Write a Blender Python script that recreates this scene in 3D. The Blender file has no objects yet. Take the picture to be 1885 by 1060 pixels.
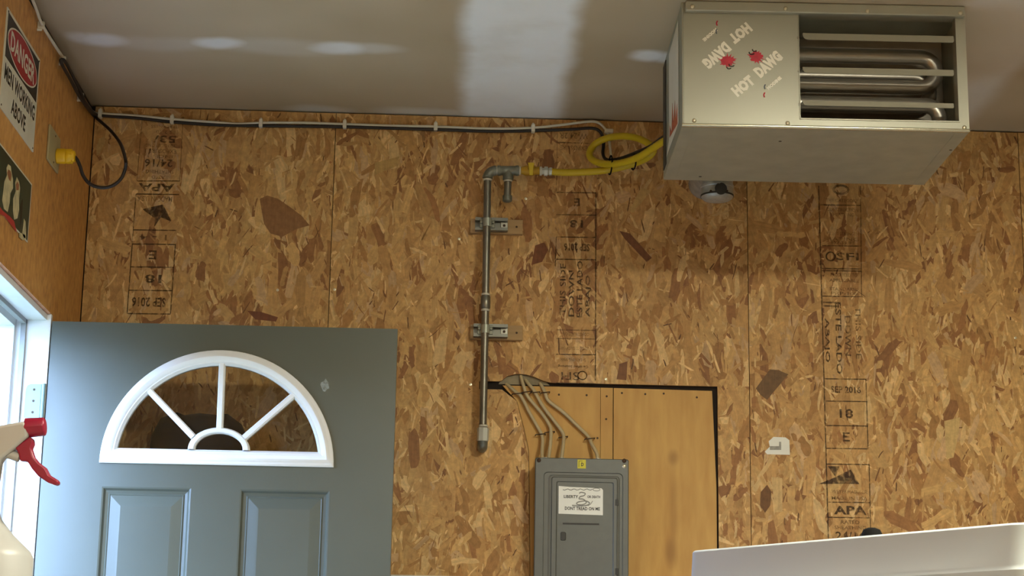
import bpy, math, random
import numpy as np
from mathutils import Vector, Matrix, noise as mnoise

# ------------------------------------------------------------------ camera
F_PX, PITCH, ROLL, YAW = 3404.0, 0.2204, 0.0165, -0.0392
CAM = Vector((1.0314, -5.2403, 1.0484))
_cy, _sy, _cp, _sp = math.cos(YAW), math.sin(YAW), math.cos(PITCH), math.sin(PITCH)
_f = Vector((-_sy * _cp, _cy * _cp, _sp))
_r0 = Vector((_cy, _sy, 0)); _u0 = _r0.cross(_f)
_r = _r0 * math.cos(ROLL) + _u0 * math.sin(ROLL)
_u = -_r0 * math.sin(ROLL) + _u0 * math.cos(ROLL)
S = bpy.context.scene
COL = S.collection
cd = bpy.data.cameras.new('camera')
cd.sensor_fit = 'HORIZONTAL'; cd.sensor_width = 36.0; cd.lens = F_PX / 1885.0 * 36.0
cd.clip_start = 0.05
cam = bpy.data.objects.new('camera', cd); COL.objects.link(cam)
cam.matrix_world = Matrix(((_r.x, _u.x, -_f.x, CAM.x), (_r.y, _u.y, -_f.y, CAM.y),
                           (_r.z, _u.z, -_f.z, CAM.z), (0, 0, 0, 1)))
S.camera = cam

# ------------------------------------------------------------------ light
S.view_settings.view_transform = 'Standard'
S.view_settings.look = 'None'
S.view_settings.gamma = 1.0
S.view_settings.use_curve_mapping = False
S.view_settings.exposure = 0.0
LAMP = Vector((2.25, -3.0, 2.70)); LAMP2 = Vector((1.3, -5.9, 2.70)); LAMP_STRENGTH = 228.0
LAMP_COL = (0.96, 0.93, 0.74)
SKY_STRENGTH = 36.0
w = bpy.data.worlds.new('overcast_sky'); S.world = w; w.use_nodes = True
bg = w.node_tree.nodes['Background']
bg.inputs[0].default_value = (0.40, 0.60, 1.0, 1); bg.inputs[1].default_value = SKY_STRENGTH

def portal(name, loc, rot, sx, sy):
    l = bpy.data.lights.new(name, 'AREA'); l.shape = 'RECTANGLE'; l.size = sx; l.size_y = sy
    l.cycles.is_portal = True
    o = bpy.data.objects.new(name, l); COL.objects.link(o); o.location = loc; o.rotation_euler = rot
    return o
portal('doorway_portal', (-0.16, -0.86, 1.02), (0, math.radians(-90), 0), 2.05, 0.95)

# ------------------------------------------------------------------ picture measurement -> places in the room
def ray(px, py):
    return (_f * F_PX + _r * (px - 942.5) - _u * (py - 530.0)).normalized()
def onY(px, py, Y=0.0):
    d = ray(px, py); return CAM + d * ((Y - CAM.y) / d.y)
def onX(px, py, X=0.0):
    d = ray(px, py); return CAM + d * ((X - CAM.x) / d.x)
def onZ(px, py, Z):
    d = ray(px, py); return CAM + d * ((Z - CAM.z) / d.z)
H = 2.743
S1, S2, S3 = 0.7086, 1.9276, 2.746
ROOM_R, ROOM_B = 5.2, -7.0

# ------------------------------------------------------------------ materials
def lin(c):
    return tuple(((v / 255) / 12.92 if v / 255 <= .04045 else ((v / 255 + .055) / 1.055) ** 2.4) for v in c) + (1.0,)
MATS = {}
def nt(name):
    m = bpy.data.materials.new(name); m.use_nodes = True; MATS[name] = m
    n = m.node_tree.nodes; l = m.node_tree.links
    return m, n, l, n['Principled BSDF']
def mat(name, col, rough=.5, metal=0.0, var=.12, scale=18.0, stretch=(1, 1, 1), bump=0.0, spec=.5, detail=4, emit=None, col2=None):
    m, n, l, b = nt(name)
    tc = n.new('ShaderNodeTexCoord'); mp = n.new('ShaderNodeMapping'); mp.inputs['Scale'].default_value = stretch
    l.new(tc.outputs['Object'], mp.inputs[0])
    no = n.new('ShaderNodeTexNoise'); no.inputs['Scale'].default_value = scale; no.inputs['Detail'].default_value = detail
    l.new(mp.outputs[0], no.inputs[0])
    c = lin(col)
    rp = n.new('ShaderNodeValToRGB')
    a = tuple(v * (1 - var) for v in c[:3]) + (1,); z = tuple(min(1, v * (1 + var)) for v in c[:3]) + (1,)
    if col2: z = lin(col2)
    rp.color_ramp.elements[0].position = .3; rp.color_ramp.elements[1].position = .7
    rp.color_ramp.elements[0].color = a; rp.color_ramp.elements[1].color = z
    l.new(no.outputs['Fac'], rp.inputs[0]); l.new(rp.outputs[0], b.inputs['Base Color'])
    b.inputs['Roughness'].default_value = rough; b.inputs['Metallic'].default_value = metal
    b.inputs['Specular IOR Level'].default_value = spec
    if bump:
        bp = n.new('ShaderNodeBump'); bp.inputs['Strength'].default_value = bump; bp.inputs['Distance'].default_value = .002
        l.new(no.outputs['Fac'], bp.inputs['Height']); l.new(bp.outputs[0], b.inputs['Normal'])
    if emit:
        b.inputs['Emission Color'].default_value = tuple(emit[0]) + (1,); b.inputs['Emission Strength'].default_value = emit[1]
    return m
def faded_print(name, col, cover=.72, scale=60):
    m, n, l, b = nt(name)
    b.inputs['Base Color'].default_value = lin(col); b.inputs['Roughness'].default_value = .7
    tc = n.new('ShaderNodeTexCoord'); no = n.new('ShaderNodeTexNoise'); no.inputs['Scale'].default_value = scale
    no.inputs['Detail'].default_value = 3
    l.new(tc.outputs['Object'], no.inputs[0])
    rp = n.new('ShaderNodeValToRGB'); rp.color_ramp.elements[0].position = .32; rp.color_ramp.elements[1].position = .52
    rp.color_ramp.elements[0].color = (cover * .25,) * 3 + (1,); rp.color_ramp.elements[1].color = (cover,) * 3 + (1,)
    l.new(no.outputs['Fac'], rp.inputs[0]); l.new(rp.outputs[0], b.inputs['Alpha'])
    return m

mat('osb_base', (150, 110, 66), .75, var=.25, scale=30)
mat('dark_cavity', (34, 24, 16), .9, var=.3)
mat('plywood', (193, 140, 66), .55, var=.10, scale=5, stretch=(5, 5, 1), bump=.15, detail=8)
mat('concrete', (158, 152, 142), .8, var=.15, scale=6)
mat('door_green', (81, 84, 73), .3, var=.03, scale=8)
mat('white_vinyl', (228, 228, 224), .35, var=.02)
mat('jamb_white', (225, 226, 224), .45, var=.05, scale=10)
mat('stop_grey', (150, 152, 152), .8, var=.08)
mat('raw_edge', (196, 140, 100), .8, var=.2, scale=30)
mat('hinge_steel', (120, 142, 136), .5, .3, var=.05)
mat('galvanized', (160, 164, 150), .42, .45, var=.10, scale=14)
mat('galvanized_front', (170, 168, 152), .38, .35, var=.05, scale=4)
mat('lip_steel', (196, 190, 168), .2, .8, var=.03)
mat('duct_steel', (168, 168, 160), .35, .4, var=.2, scale=40, bump=.3)
mat('aluminized', (172, 166, 156), .34, .75, var=.06, scale=10)
mat('heater_inside', (165, 155, 142), .55, .4, var=.15, scale=12)
mat('pipe_steel', (128, 124, 112), .38, .75, var=.25, scale=60, stretch=(1, 1, .2))
mat('strut_steel', (120, 120, 112), .4, .6, var=.12, scale=30)
mat('cast_iron', (124, 124, 110), .42, .5, var=.2, scale=80, bump=.2)
mat('thread_tape', (196, 190, 172), .6, var=.1)
mat('zinc_white', (196, 196, 184), .42, .3, var=.06)
mat('black_rubber', (18, 17, 16), .85, var=.2, spec=.1)
mat('cord_black', (38, 30, 26), .55, var=.15)
mat('cable_white', (186, 168, 130), .55, var=.08)
mat('cable_pale', (212, 206, 188), .5, var=.05)
mat('clip_white', (222, 215, 196), .5, var=.04)
mat('csst_yellow', (196, 168, 22), .5, var=.08)
mat('plug_yellow', (226, 178, 10), .45, var=.05)
mat('handle_brass', (170, 132, 30), .45, .3, var=.1)
mat('plate_beige', (172, 158, 116), .5, var=.05)
mat('block_wood', (168, 136, 92), .7, var=.12, scale=10, stretch=(1, 8, 8))
mat('panel_grey', (90, 90, 84), .42, .15, var=.05, scale=40)
mat('panel_dark', (52, 50, 45), .6, var=.1)
mat('sticker_white', (222, 220, 208), .4, var=.04)
mat('sign_white', (214, 210, 190), .45, var=.03)
mat('sign_black', (38, 32, 26), .5, var=.1)
mat('sign_red', (168, 26, 34), .45, var=.06)
mat('heater_white', (246, 243, 230), .5, var=.03)
mat('splat_red', (196, 40, 62), .5, var=.15, scale=60)
mat('flame_orange', (176, 84, 40), .5, var=.5, scale=60)
mat('logo_blue', (96, 104, 116), .5, var=.05)
mat('label_yellow', (204, 190, 34), .5, var=.05)
mat('ink_dark', (48, 44, 40), .6, var=.1)
mat('ink_grey', (150, 146, 136), .6, var=.2, scale=80)
mat('poster_green', (34, 54, 40), .4, var=.35, scale=9)
mat('poster_pale', (196, 184, 140), .5, var=.25, scale=40)
mat('poster_skin', (150, 96, 60), .5, var=.25, scale=40)
mat('poster_red', (172, 44, 40), .5, var=.2, scale=20)
mat('bottle_cream', (176, 176, 174), .4, var=.03, scale=6)
mat('trigger_red', (140, 22, 54), .35, var=.06)
mat('cover_grey', (176, 183, 186), .85, var=.02, scale=5, spec=.15)
mat('board_white', (206, 206, 200), .6, var=.03)
mat('bulk_black', (9, 9, 10), .9, var=.3, scale=12, bump=.5, spec=.1)
mat('screw_bright', (214, 206, 180), .3, .8, var=.05)
mat('nail_dark', (66, 46, 28), .6, .3, var=.1)
mat('insulation_grey', (150, 138, 112), .9, var=.2, scale=40, bump=.6)
mat('bench_wood', (172, 168, 160), .7, var=.15, scale=8, stretch=(1, 6, 6))
mat('drywall_side', (150, 140, 122), .9, var=.05, scale=2)
mat('fixture_white', (220, 216, 205), .5, var=.02)
mat('bulb_glow', (255, 230, 190), .5, var=0, emit=(LAMP_COL, LAMP_STRENGTH))
mat('low_bounce_grass', (74, 84, 50), .95, var=.3, scale=14, bump=.5)
mat('blocker_brown', (84, 70, 54), .85, var=.25, scale=6, stretch=(1, 6, 1))
faded_print('stamp_ink', (40, 22, 12), .66, 70)
faded_print('stamp_ink_faint', (52, 30, 14), .5, 70)

# wood strands: each strand carries its own colour, grain runs along it
m, n, l, b = nt('osb_strands')
at = n.new('ShaderNodeAttribute'); at.attribute_name = 'Col'
uv = n.new('ShaderNodeUVMap'); uv.uv_map = 'grain'
no = n.new('ShaderNodeTexNoise'); no.inputs['Scale'].default_value = 1.0; no.inputs['Detail'].default_value = 3
l.new(uv.outputs[0], no.inputs[0])
mr = n.new('ShaderNodeMapRange'); mr.inputs['From Min'].default_value = .25; mr.inputs['From Max'].default_value = .75
mr.inputs['To Min'].default_value = .86; mr.inputs['To Max'].default_value = 1.12
l.new(no.outputs['Fac'], mr.inputs['Value'])
mx = n.new('ShaderNodeMix'); mx.data_type = 'RGBA'; mx.blend_type = 'MULTIPLY'; mx.inputs['Factor'].default_value = 1
tc = n.new('ShaderNodeTexCoord'); n2 = n.new('ShaderNodeTexNoise'); n2.inputs['Scale'].default_value = 55; n2.inputs['Detail'].default_value = 6; n2.inputs['Roughness'].default_value = .65
l.new(tc.outputs['Object'], n2.inputs[0])
m2 = n.new('ShaderNodeMapRange'); m2.inputs['From Min'].default_value = .3; m2.inputs['From Max'].default_value = .7; m2.inputs['To Min'].default_value = .78; m2.inputs['To Max'].default_value = 1.18
l.new(n2.outputs['Fac'], m2.inputs['Value'])
m3 = n.new('ShaderNodeMath'); m3.operation = 'MULTIPLY'; l.new(mr.outputs[0], m3.inputs[0]); l.new(m2.outputs[0], m3.inputs[1])
l.new(at.outputs['Color'], mx.inputs['A']); l.new(m3.outputs[0], mx.inputs['B'])
l.new(mx.outputs['Result'], b.inputs['Base Color'])
b.inputs['Roughness'].default_value = .62; b.inputs['Specular IOR Level'].default_value = .35

# left wall sheathing: orange board with fine vertical figure
m, n, l, b = nt('sheathing_orange')
tc = n.new('ShaderNodeTexCoord')
def noise(scale, stretch, detail=5):
    mp = n.new('ShaderNodeMapping'); mp.inputs['Scale'].default_value = stretch; l.new(tc.outputs['Object'], mp.inputs[0])
    q = n.new('ShaderNodeTexNoise'); q.inputs['Scale'].default_value = scale; q.inputs['Detail'].default_value = detail
    l.new(mp.outputs[0], q.inputs[0]); return q
q1 = noise(48, (1, 1, .7), 8); q2 = noise(3, (1, .6, .6), 3)
rp = n.new('ShaderNodeValToRGB'); e = rp.color_ramp.elements
e[0].position = .3; e[0].color = lin((146, 94, 44)); e[1].position = .72; e[1].color = lin((222, 168, 96))
x = e.new(.5); x.color = lin((196, 140, 72))
ma = n.new('ShaderNodeMath'); ma.operation = 'MULTIPLY_ADD'; ma.inputs[1].default_value = .45
l.new(q2.outputs['Fac'], ma.inputs[0])
mb_ = n.new('ShaderNodeMath'); mb_.operation = 'MULTIPLY'; mb_.inputs[1].default_value = .58
l.new(q1.outputs['Fac'], mb_.inputs[0]); l.new(mb_.outputs[0], ma.inputs[2])
l.new(ma.outputs[0], rp.inputs[0]); l.new(rp.outputs[0], b.inputs['Base Color'])
b.inputs['Roughness'].default_value = .55

# plywood with knots
m, n, l, b = nt('plywood_knotty')
tc = n.new('ShaderNodeTexCoord')
qd = noise(4, (1, 1, .5), 4); qf = noise(34, (1, 1, .18), 5)
rp = n.new('ShaderNodeValToRGB'); e = rp.color_ramp.elements
e[0].position = .3; e[0].color = lin((176, 126, 58)); e[1].position = .72; e[1].color = lin((212, 168, 90))
ma = n.new('ShaderNodeMath'); ma.operation = 'MULTIPLY_ADD'; ma.inputs[1].default_value = .5
l.new(qd.outputs['Fac'], ma.inputs[0])
mb_ = n.new('ShaderNodeMath'); mb_.operation = 'MULTIPLY'; mb_.inputs[1].default_value = .5
l.new(qf.outputs['Fac'], mb_.inputs[0]); l.new(mb_.outputs[0], ma.inputs[2])
l.new(ma.outputs[0], rp.inputs[0])
last = rp.outputs[0]
for (px, py, sx, sz) in ((1241, 842, .020, .030), (1236, 1022, .022, .060), (1240, 940, .016, .16)):
    c = onY(px, py, 0)
    sub = n.new('ShaderNodeVectorMath'); sub.operation = 'SUBTRACT'; sub.inputs[1].default_value = (c.x, 0, c.z)
    l.new(tc.outputs['Object'], sub.inputs[0])
    ml = n.new('ShaderNodeVectorMath'); ml.operation = 'MULTIPLY'; ml.inputs[1].default_value = (1 / sx, 0, 1 / sz)
    l.new(sub.outputs[0], ml.inputs[0])
    ad = n.new('ShaderNodeVectorMath'); ad.operation = 'MULTIPLY_ADD'
    l.new(qd.outputs['Color'], ad.inputs[0]); ad.inputs[1].default_value = (.9, 0, .9); l.new(ml.outputs[0], ad.inputs[2])
    s2 = n.new('ShaderNodeVectorMath'); s2.operation = 'SUBTRACT'; s2.inputs[1].default_value = (.45, 0, .45); l.new(ad.outputs[0], s2.inputs[0])
    ln = n.new('ShaderNodeVectorMath'); ln.operation = 'LENGTH'; l.new(s2.outputs[0], ln.inputs[0])
    mr = n.new('ShaderNodeMapRange'); mr.interpolation_type = 'SMOOTHSTEP'; mr.inputs['From Min'].default_value = .15; mr.inputs['From Max'].default_value = 1.1
    mr.inputs['To Min'].default_value = .5 if sz < .1 else .3; mr.inputs['To Max'].default_value = 0
    l.new(ln.outputs['Value'], mr.inputs['Value'])
    mx = n.new('ShaderNodeMix'); mx.data_type = 'RGBA'; l.new(mr.outputs[0], mx.inputs['Factor']); l.new(last, mx.inputs['A'])
    mx.inputs['B'].default_value = lin((124, 78, 32)); last = mx.outputs['Result']
l.new(last, b.inputs['Base Color']); b.inputs['Roughness'].default_value = .6

# bare drywall with joint compound
m, n, l, b = nt('drywall_ceiling')
tc = n.new('ShaderNodeTexCoord'); sx = n.new('ShaderNodeSeparateXYZ'); l.new(tc.outputs['Object'], sx.inputs[0])
qn = noise(5, (1, 1, 1), 5); qs = noise(1.2, (1, 1, 1), 3)
rp = n.new('ShaderNodeValToRGB'); e = rp.color_ramp.elements
e[0].position = .3; e[0].color = lin((165, 148, 119)); e[1].position = .7; e[1].color = lin((195, 179, 153))
l.new(qs.outputs['Fac'], rp.inputs[0])
def M(op, a, b_=None, c_=None):
    k = n.new('ShaderNodeMath'); k.operation = op
    for i, v in enumerate((a, b_, c_)):
        if v is None: continue
        if isinstance(v, (int, float)): k.inputs[i].default_value = v
        else: l.new(v, k.inputs[i])
    return k.outputs[0]
def smooth(v, lo, hi, t0=0.0, t1=1.0):
    k = n.new('ShaderNodeMapRange'); k.interpolation_type = 'SMOOTHSTEP'
    l.new(v, k.inputs['Value'])
    for nm, q in (('From Min', lo), ('From Max', hi), ('To Min', t0), ('To Max', t1)): k.inputs[nm].default_value = q
    return k.outputs[0]
wob = M('MULTIPLY_ADD', qn.outputs['Fac'], .06, -.03)
X_ = M('ADD', sx.outputs['X'], wob); Y_ = M('ADD', sx.outputs['Y'], wob)
p0, p1 = onZ(852, 110, H), onZ(1052, 110, H)
xc, xh = (p0.x + p1.x) / 2, (p1.x - p0.x) / 2
mask = smooth(M('ABSOLUTE', M('SUBTRACT', X_, xc)), xh - .035, xh + .03, .92, 0)
mask = M('MAXIMUM', mask, smooth(M('ABSOLUTE', M('SUBTRACT', X_, xc + 1.219)), .10, .17, .38, 0))
def blot(px, py, rx, ry, amt):
    c = onZ(px, py, H)
    dx = M('DIVIDE', M('SUBTRACT', X_, c.x), rx); dy = M('DIVIDE', M('SUBTRACT', Y_, c.y), ry)
    dd = M('SQRT', M('ADD', M('MULTIPLY', dx, dx), M('MULTIPLY', dy, dy)))
    return smooth(dd, .35, 1.1, amt, 0)
for a in ((190, 74, .09, .06, .55), (150, 70, .05, .05, .4), (405, 80, .10, .06, .75), (620, 88, .12, .06, .75),
          (690, 90, .10, .05, .35), (1195, 103, .07, .05, .8), (1230, 106, .06, .05, .7), (300, 80, .2, .07, .2), (520, 86, .25, .08, .22),
          (590, 204, .12, .06, .3), (800, 208, .2, .06, .35)):
    mask = M('MAXIMUM', mask, blot(*a))
mask = M('MULTIPLY', mask, smooth(qn.outputs['Fac'], .2, .6, .75, 1.0))
mx = n.new('ShaderNodeMix'); mx.data_type = 'RGBA'; l.new(mask, mx.inputs['Factor']); l.new(rp.outputs[0], mx.inputs['A'])
mx.inputs['B'].default_value = lin((244, 248, 252)); l.new(mx.outputs['Result'], b.inputs['Base Color'])
b.inputs['Roughness'].default_value = .85

# window glass: see-through with a fresnel sheen
m, n, l, b = nt('clear_glass'); n.remove(b)
out = n['Material Output']; tr = n.new('ShaderNodeBsdfTransparent'); tr.inputs[0].default_value = (.93, .94, .92, 1)
gl = n.new('ShaderNodeBsdfGlossy'); gl.inputs['Roughness'].default_value = .02
fr = n.new('ShaderNodeFresnel'); fr.inputs[0].default_value = 1.35
ms = n.new('ShaderNodeMixShader'); l.new(fr.outputs[0], ms.inputs[0]); l.new(tr.outputs[0], ms.inputs[1]); l.new(gl.outputs[0], ms.inputs[2])
l.new(ms.outputs[0], out.inputs[0])

# ------------------------------------------------------------------ mesh helpers
def frame_dir(d):
    d = Vector(d).normalized()
    a = Vector((0, 0, 1)) if abs(d.z) < .9 else Vector((1, 0, 0))
    x = a.cross(d).normalized(); return x, d.cross(x), d
class MB:
    def __init__(s): s.v = []; s.f = []
    def add(s, vs, fs):
        o = len(s.v); s.v += [Vector(q) for q in vs]; s.f += [tuple(i + o for i in q) for q in fs]; return s
    def box(s, a, b):
        x0, x1 = sorted((a[0], b[0])); y0, y1 = sorted((a[1], b[1])); z0, z1 = sorted((a[2], b[2]))
        return s.add([(x0, y0, z0), (x1, y0, z0), (x1, y1, z0), (x0, y1, z0), (x0, y0, z1), (x1, y0, z1), (x1, y1, z1), (x0, y1, z1)],
                     [(0, 3, 2, 1), (4, 5, 6, 7), (0, 1, 5, 4), (1, 2, 6, 5), (2, 3, 7, 6), (3, 0, 4, 7)])
    def prism(s, pts, vec):
        """closed polygon of 3D points swept by vec"""
        pts = [Vector(p) for p in pts]; vec = Vector(vec); k = len(pts)
        nrm = Vector((0, 0, 0))
        for i in range(k): nrm += pts[i].cross(pts[(i + 1) % k])
        if nrm.dot(vec) > 0: pts.reverse()
        return s.add(pts + [p + vec for p in pts], [tuple(range(k)), tuple(range(2 * k - 1, k - 1, -1))] +
                     [((i + 1) % k, i, k + i, k + (i + 1) % k) for i in range(k)])
    def tube(s, path, r, n=10, closed=False, flat=None):
        P = [Vector(p) for p in path]; K = len(P); vs = []; fs = []
        x = None
        for i in range(K):
            a = P[(i - 1) % K] if (closed or i) else P[i]; b = P[(i + 1) % K] if (closed or i < K - 1) else P[i]
            t = (b - a).normalized()
            if x is None: x = frame_dir(t)[0]
            x = (x - t * x.dot(t)).normalized(); y = t.cross(x)
            rr = r[i] if isinstance(r, (list, tuple)) else r
            for j in range(n):
                q = 2 * math.pi * j / n; vs.append(P[i] + x * (rr * math.cos(q)) + y * (rr * math.sin(q)))
        for i in range(K if closed else K - 1):
            for j in range(n):
                i2 = (i + 1) % K; j2 = (j + 1) % n
                fs.append((i * n + j, i * n + j2, i2 * n + j2, i2 * n + j))
        if not closed: fs += [tuple(range(n - 1, -1, -1)), tuple((K - 1) * n + j for j in range(n))]
        return s.add(vs, fs)
    def lathe(s, o, d, prof, n=20):
        """prof: (radius, distance along d)"""
        x, y, d = frame_dir(d); o = Vector(o); vs = []; fs = []
        for (r, h) in prof:
            for j in range(n):
                q = 2 * math.pi * j / n; vs.append(o + d * h + (x * math.cos(q) + y * math.sin(q)) * r)
        for i in range(len(prof) - 1):
            for j in range(n):
                j2 = (j + 1) % n; fs.append((i * n + j, i * n + j2, (i + 1) * n + j2, (i + 1) * n + j))
        fs += [tuple(range(n - 1, -1, -1)), tuple((len(prof) - 1) * n + j for j in range(n))]
        return s.add(vs, fs)
    def loft(s, rings, close_ends=True, closed=True):
        k = len(rings[0]); vs = [p for r in rings for p in r]; fs = []
        for i in range(len(rings) - 1):
            for j in range(k if closed else k - 1):
                j2 = (j + 1) % k; fs.append((i * k + j, i * k + j2, (i + 1) * k + j2, (i + 1) * k + j))
        if close_ends: fs += [tuple(range(k - 1, -1, -1)), tuple((len(rings) - 1) * k + j for j in range(k))]
        return s.add(vs, fs)
    def build(s, name, m, parent=None, smooth=None, bevel=0.0, seg=2, origin=None):
        o0 = Vector((0, 0, 0))
        if parent is not None: o0 = world_loc(parent)
        elif origin is not None: o0 = Vector(origin)
        me = bpy.data.meshes.new(name); me.from_pydata([v - o0 for v in s.v], [], s.f); me.validate(); me.update()
        me.materials.append(MATS[m])
        ob = bpy.data.objects.new(name, me); COL.objects.link(ob)
        if parent is not None: ob.parent = parent
        elif origin is not None: ob.location = o0
        if bevel:
            bv = ob.modifiers.new('bevel', 'BEVEL'); bv.width = bevel; bv.segments = seg; bv.limit_method = 'ANGLE'; bv.angle_limit = math.radians(35)
        if smooth or bevel:
            me.shade_smooth(); me.set_sharp_from_angle(angle=math.radians(smooth or 40))
        return ob
def world_loc(o):
    p = Vector(o.location)
    while o.parent is not None: o = o.parent; p += Vector(o.location)
    return p
def tag(o, label=None, cat=None, group=None, kind=None):
    if label: o['label'] = label
    if cat: o['category'] = cat
    if group: o['group'] = group
    if kind: o['kind'] = kind
    return o
def thing(name, loc, label, cat, group=None):
    o = bpy.data.objects.new(name, None); o.empty_display_size = .05; COL.objects.link(o); o.location = loc
    return tag(o, label, cat, group)
def spline(pts, sub=6, closed=False):
    P = [Vector(p) for p in pts]; K = len(P); out = []
    rng = range(K if closed else K - 1)
    for i in rng:
        if closed: a, b, c, d = P[(i - 1) % K], P[i], P[(i + 1) % K], P[(i + 2) % K]
        else: a, b, c, d = P[max(i - 1, 0)], P[i], P[i + 1], P[min(i + 2, K - 1)]
        for t in (j / sub for j in range(sub)):
            out.append(.5 * ((2 * b) + (c - a) * t + (2 * a - 5 * b + 4 * c - d) * t * t + (3 * b - a - 3 * c + d) * t ** 3))
    if not closed: out.append(P[-1])
    return out
_txt = {}
def text_geo(s, bold=0.0):
    """flat letter outlines, centred, cap height 1"""
    k = (s, bold)
    if k in _txt: return _txt[k]
    c = bpy.data.curves.new('t', 'FONT'); c.body = s; c.align_x = 'CENTER'; c.size = 1.0; c.resolution_u = 2; c.offset = bold; c.space_character = 1.0 + bold
    o = bpy.data.objects.new('t', c); COL.objects.link(o)
    me = bpy.data.meshes.new_from_object(o)
    vs = [v.co.copy() for v in me.vertices]; fs = [tuple(p.vertices) for p in me.polygons]
    bpy.data.objects.remove(o); bpy.data.curves.remove(c); bpy.data.meshes.remove(me)
    xs = [v.x for v in vs]; ys = [v.y for v in vs]
    cx, cy, h, wd = (min(xs) + max(xs)) / 2, (min(ys) + max(ys)) / 2, max(ys) - min(ys), max(xs) - min(xs)
    vs = [((v.x - cx) / wd, (v.y - cy) / h) for v in vs]     # unit box -.5...5
    _txt[k] = (vs, fs); return _txt[k]
def put_text(mb, s, o, ex, ey, wd, ht, bold=.012):
    """letters filling a wd x ht box centred at o, reading along ex with up ey"""
    vs, fs = text_geo(s, bold); o = Vector(o); ex = Vector(ex).normalized(); ey = Vector(ey).normalized()
    mb.add([o + ex * (a * wd) + ey * (c * ht) for a, c in vs], fs)
def ellipse_pts(o, ex, ey, a, c, n=40):
    o = Vector(o); ex = Vector(ex); ey = Vector(ey)
    return [o + ex * (a * math.cos(2 * math.pi * i / n)) + ey * (c * math.sin(2 * math.pi * i / n)) for i in range(n)]
def circle_path(o, ex, ey, a, c, n=24): return ellipse_pts(o, ex, ey, a, c, n)

# ------------------------------------------------------------------ room shell
tag(MB().box((-.3, ROOM_B - .2, -.15), (ROOM_R + .2, .25, 0)).build('floor', 'concrete'), 'grey concrete floor', kind='structure')
tag(MB().box((-12, -14, -.25), (-.3, 10, -.1)).build('ground', 'low_bounce_grass'), 'unseen ground outside the doorway, dark grass chosen to cut bounced daylight', kind='structure')  # unseen ground, grass chosen dark so less light bounces in low
yf_ = thing('daylight_blocker', (-3.4, -.8, -.1), 'unseen dark board screen added outside the doorway to cut low daylight', 'daylight blocker')  # unseen boards added outside to keep low daylight off the upper door
for i in range(44): MB().box((-3.42, -6.4 + i * .25, -.1), (-3.40, -6.4 + i * .25 + .24, 2.3 + .02 * (i % 2))).build('blocker_board', 'blocker_brown', yf_)
tag(MB().box((-.3, ROOM_B - .2, H), (ROOM_R + .2, .25, H + .15)).build('ceiling', 'drywall_ceiling'),
    'bare drywall ceiling with white joint compound strip', kind='structure')
tag(MB().box((ROOM_R, ROOM_B - .2, 0), (ROOM_R + .2, .25, H)).build('wall_right', 'drywall_side'), 'plain side wall', kind='structure')
tag(MB().box((-.15, ROOM_B - .15, 0), (ROOM_R, ROOM_B, H)).build('wall_rear', 'drywall_side'), 'plain rear wall', kind='structure')

# left wall with door opening
DY0, DY1, DZ = -0.372, -1.345, 2.0346     # rough opening
wl = MB()
wl.box((-.011, DY0, 0), (0, -.003, H - .028)); wl.box((-.011, DY1, DZ), (0, DY0, H - .028)); wl.box((-.011, ROOM_B, 0), (0, DY1, H - .028))
wlo = tag(wl.build('wall_left', 'sheathing_orange'), 'orange brown sheathing side wall with door opening', kind='structure')
fr_ = MB(); fr_.box((-.15, DY0, 0), (-.011, .2, H)); fr_.box((-.15, DY1, DZ), (-.011, DY0, H)); fr_.box((-.15, ROOM_B, 0), (-.011, DY1, H))
fr_.build('framing', 'dark_cavity', wlo)
eg = MB(); eg.box((-.012, DY1, DZ - .0008), (0, DY0, DZ - .0001)); eg.build('cut_edge', 'raw_edge', wlo)
# jamb lining the opening (white), with stop
J = .018
jb = thing('trim_1', (-.08, -.86, 0), 'white door jamb lining the doorway in the side wall', None); jb['kind'] = 'structure'
MB().box((-.16, DY0 - J, 0), (.0005, DY0 - .001, DZ - .001)).build('hinge_jamb', 'jamb_white', jb, bevel=.001)
MB().box((-.16, DY1 + .001, 0), (-.010, DY1 + J, DZ - .001)).build('strike_jamb', 'jamb_white', jb, bevel=.001)
MB().box((-.16, DY1 + J, DZ - J), (-.010, DY0 - J, DZ - .001)).build('head_jamb', 'jamb_white', jb, bevel=.001)
MB().box((-.075, DY0 - J - .012, 0), (-.062, DY0 - J, DZ - J)).box((-.075, DY1 + J, 0), (-.062, DY1 + J + .012, DZ - J)).box(
    (-.075, DY1 + J, DZ - J - .012), (-.062, DY0 - J, DZ - J)).build('weather_stop', 'stop_grey', jb)
MB().box((-.16, DY0 - J - .02, 0), (-.090, DY0 - J, DZ - J)).box((-.16, DY1 + J, DZ - J - .02), (-.090, DY0 - J - .02, DZ - J)).build('stop', 'jamb_white', jb)

# back wall: dark studs cavity, strand board panels in front
wb = tag(MB().box((-.15, .0135, 0), (ROOM_R, .2, H)).build('wall_back', 'dark_cavity'), 'back wall covered with strand board panels', kind='structure')

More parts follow.
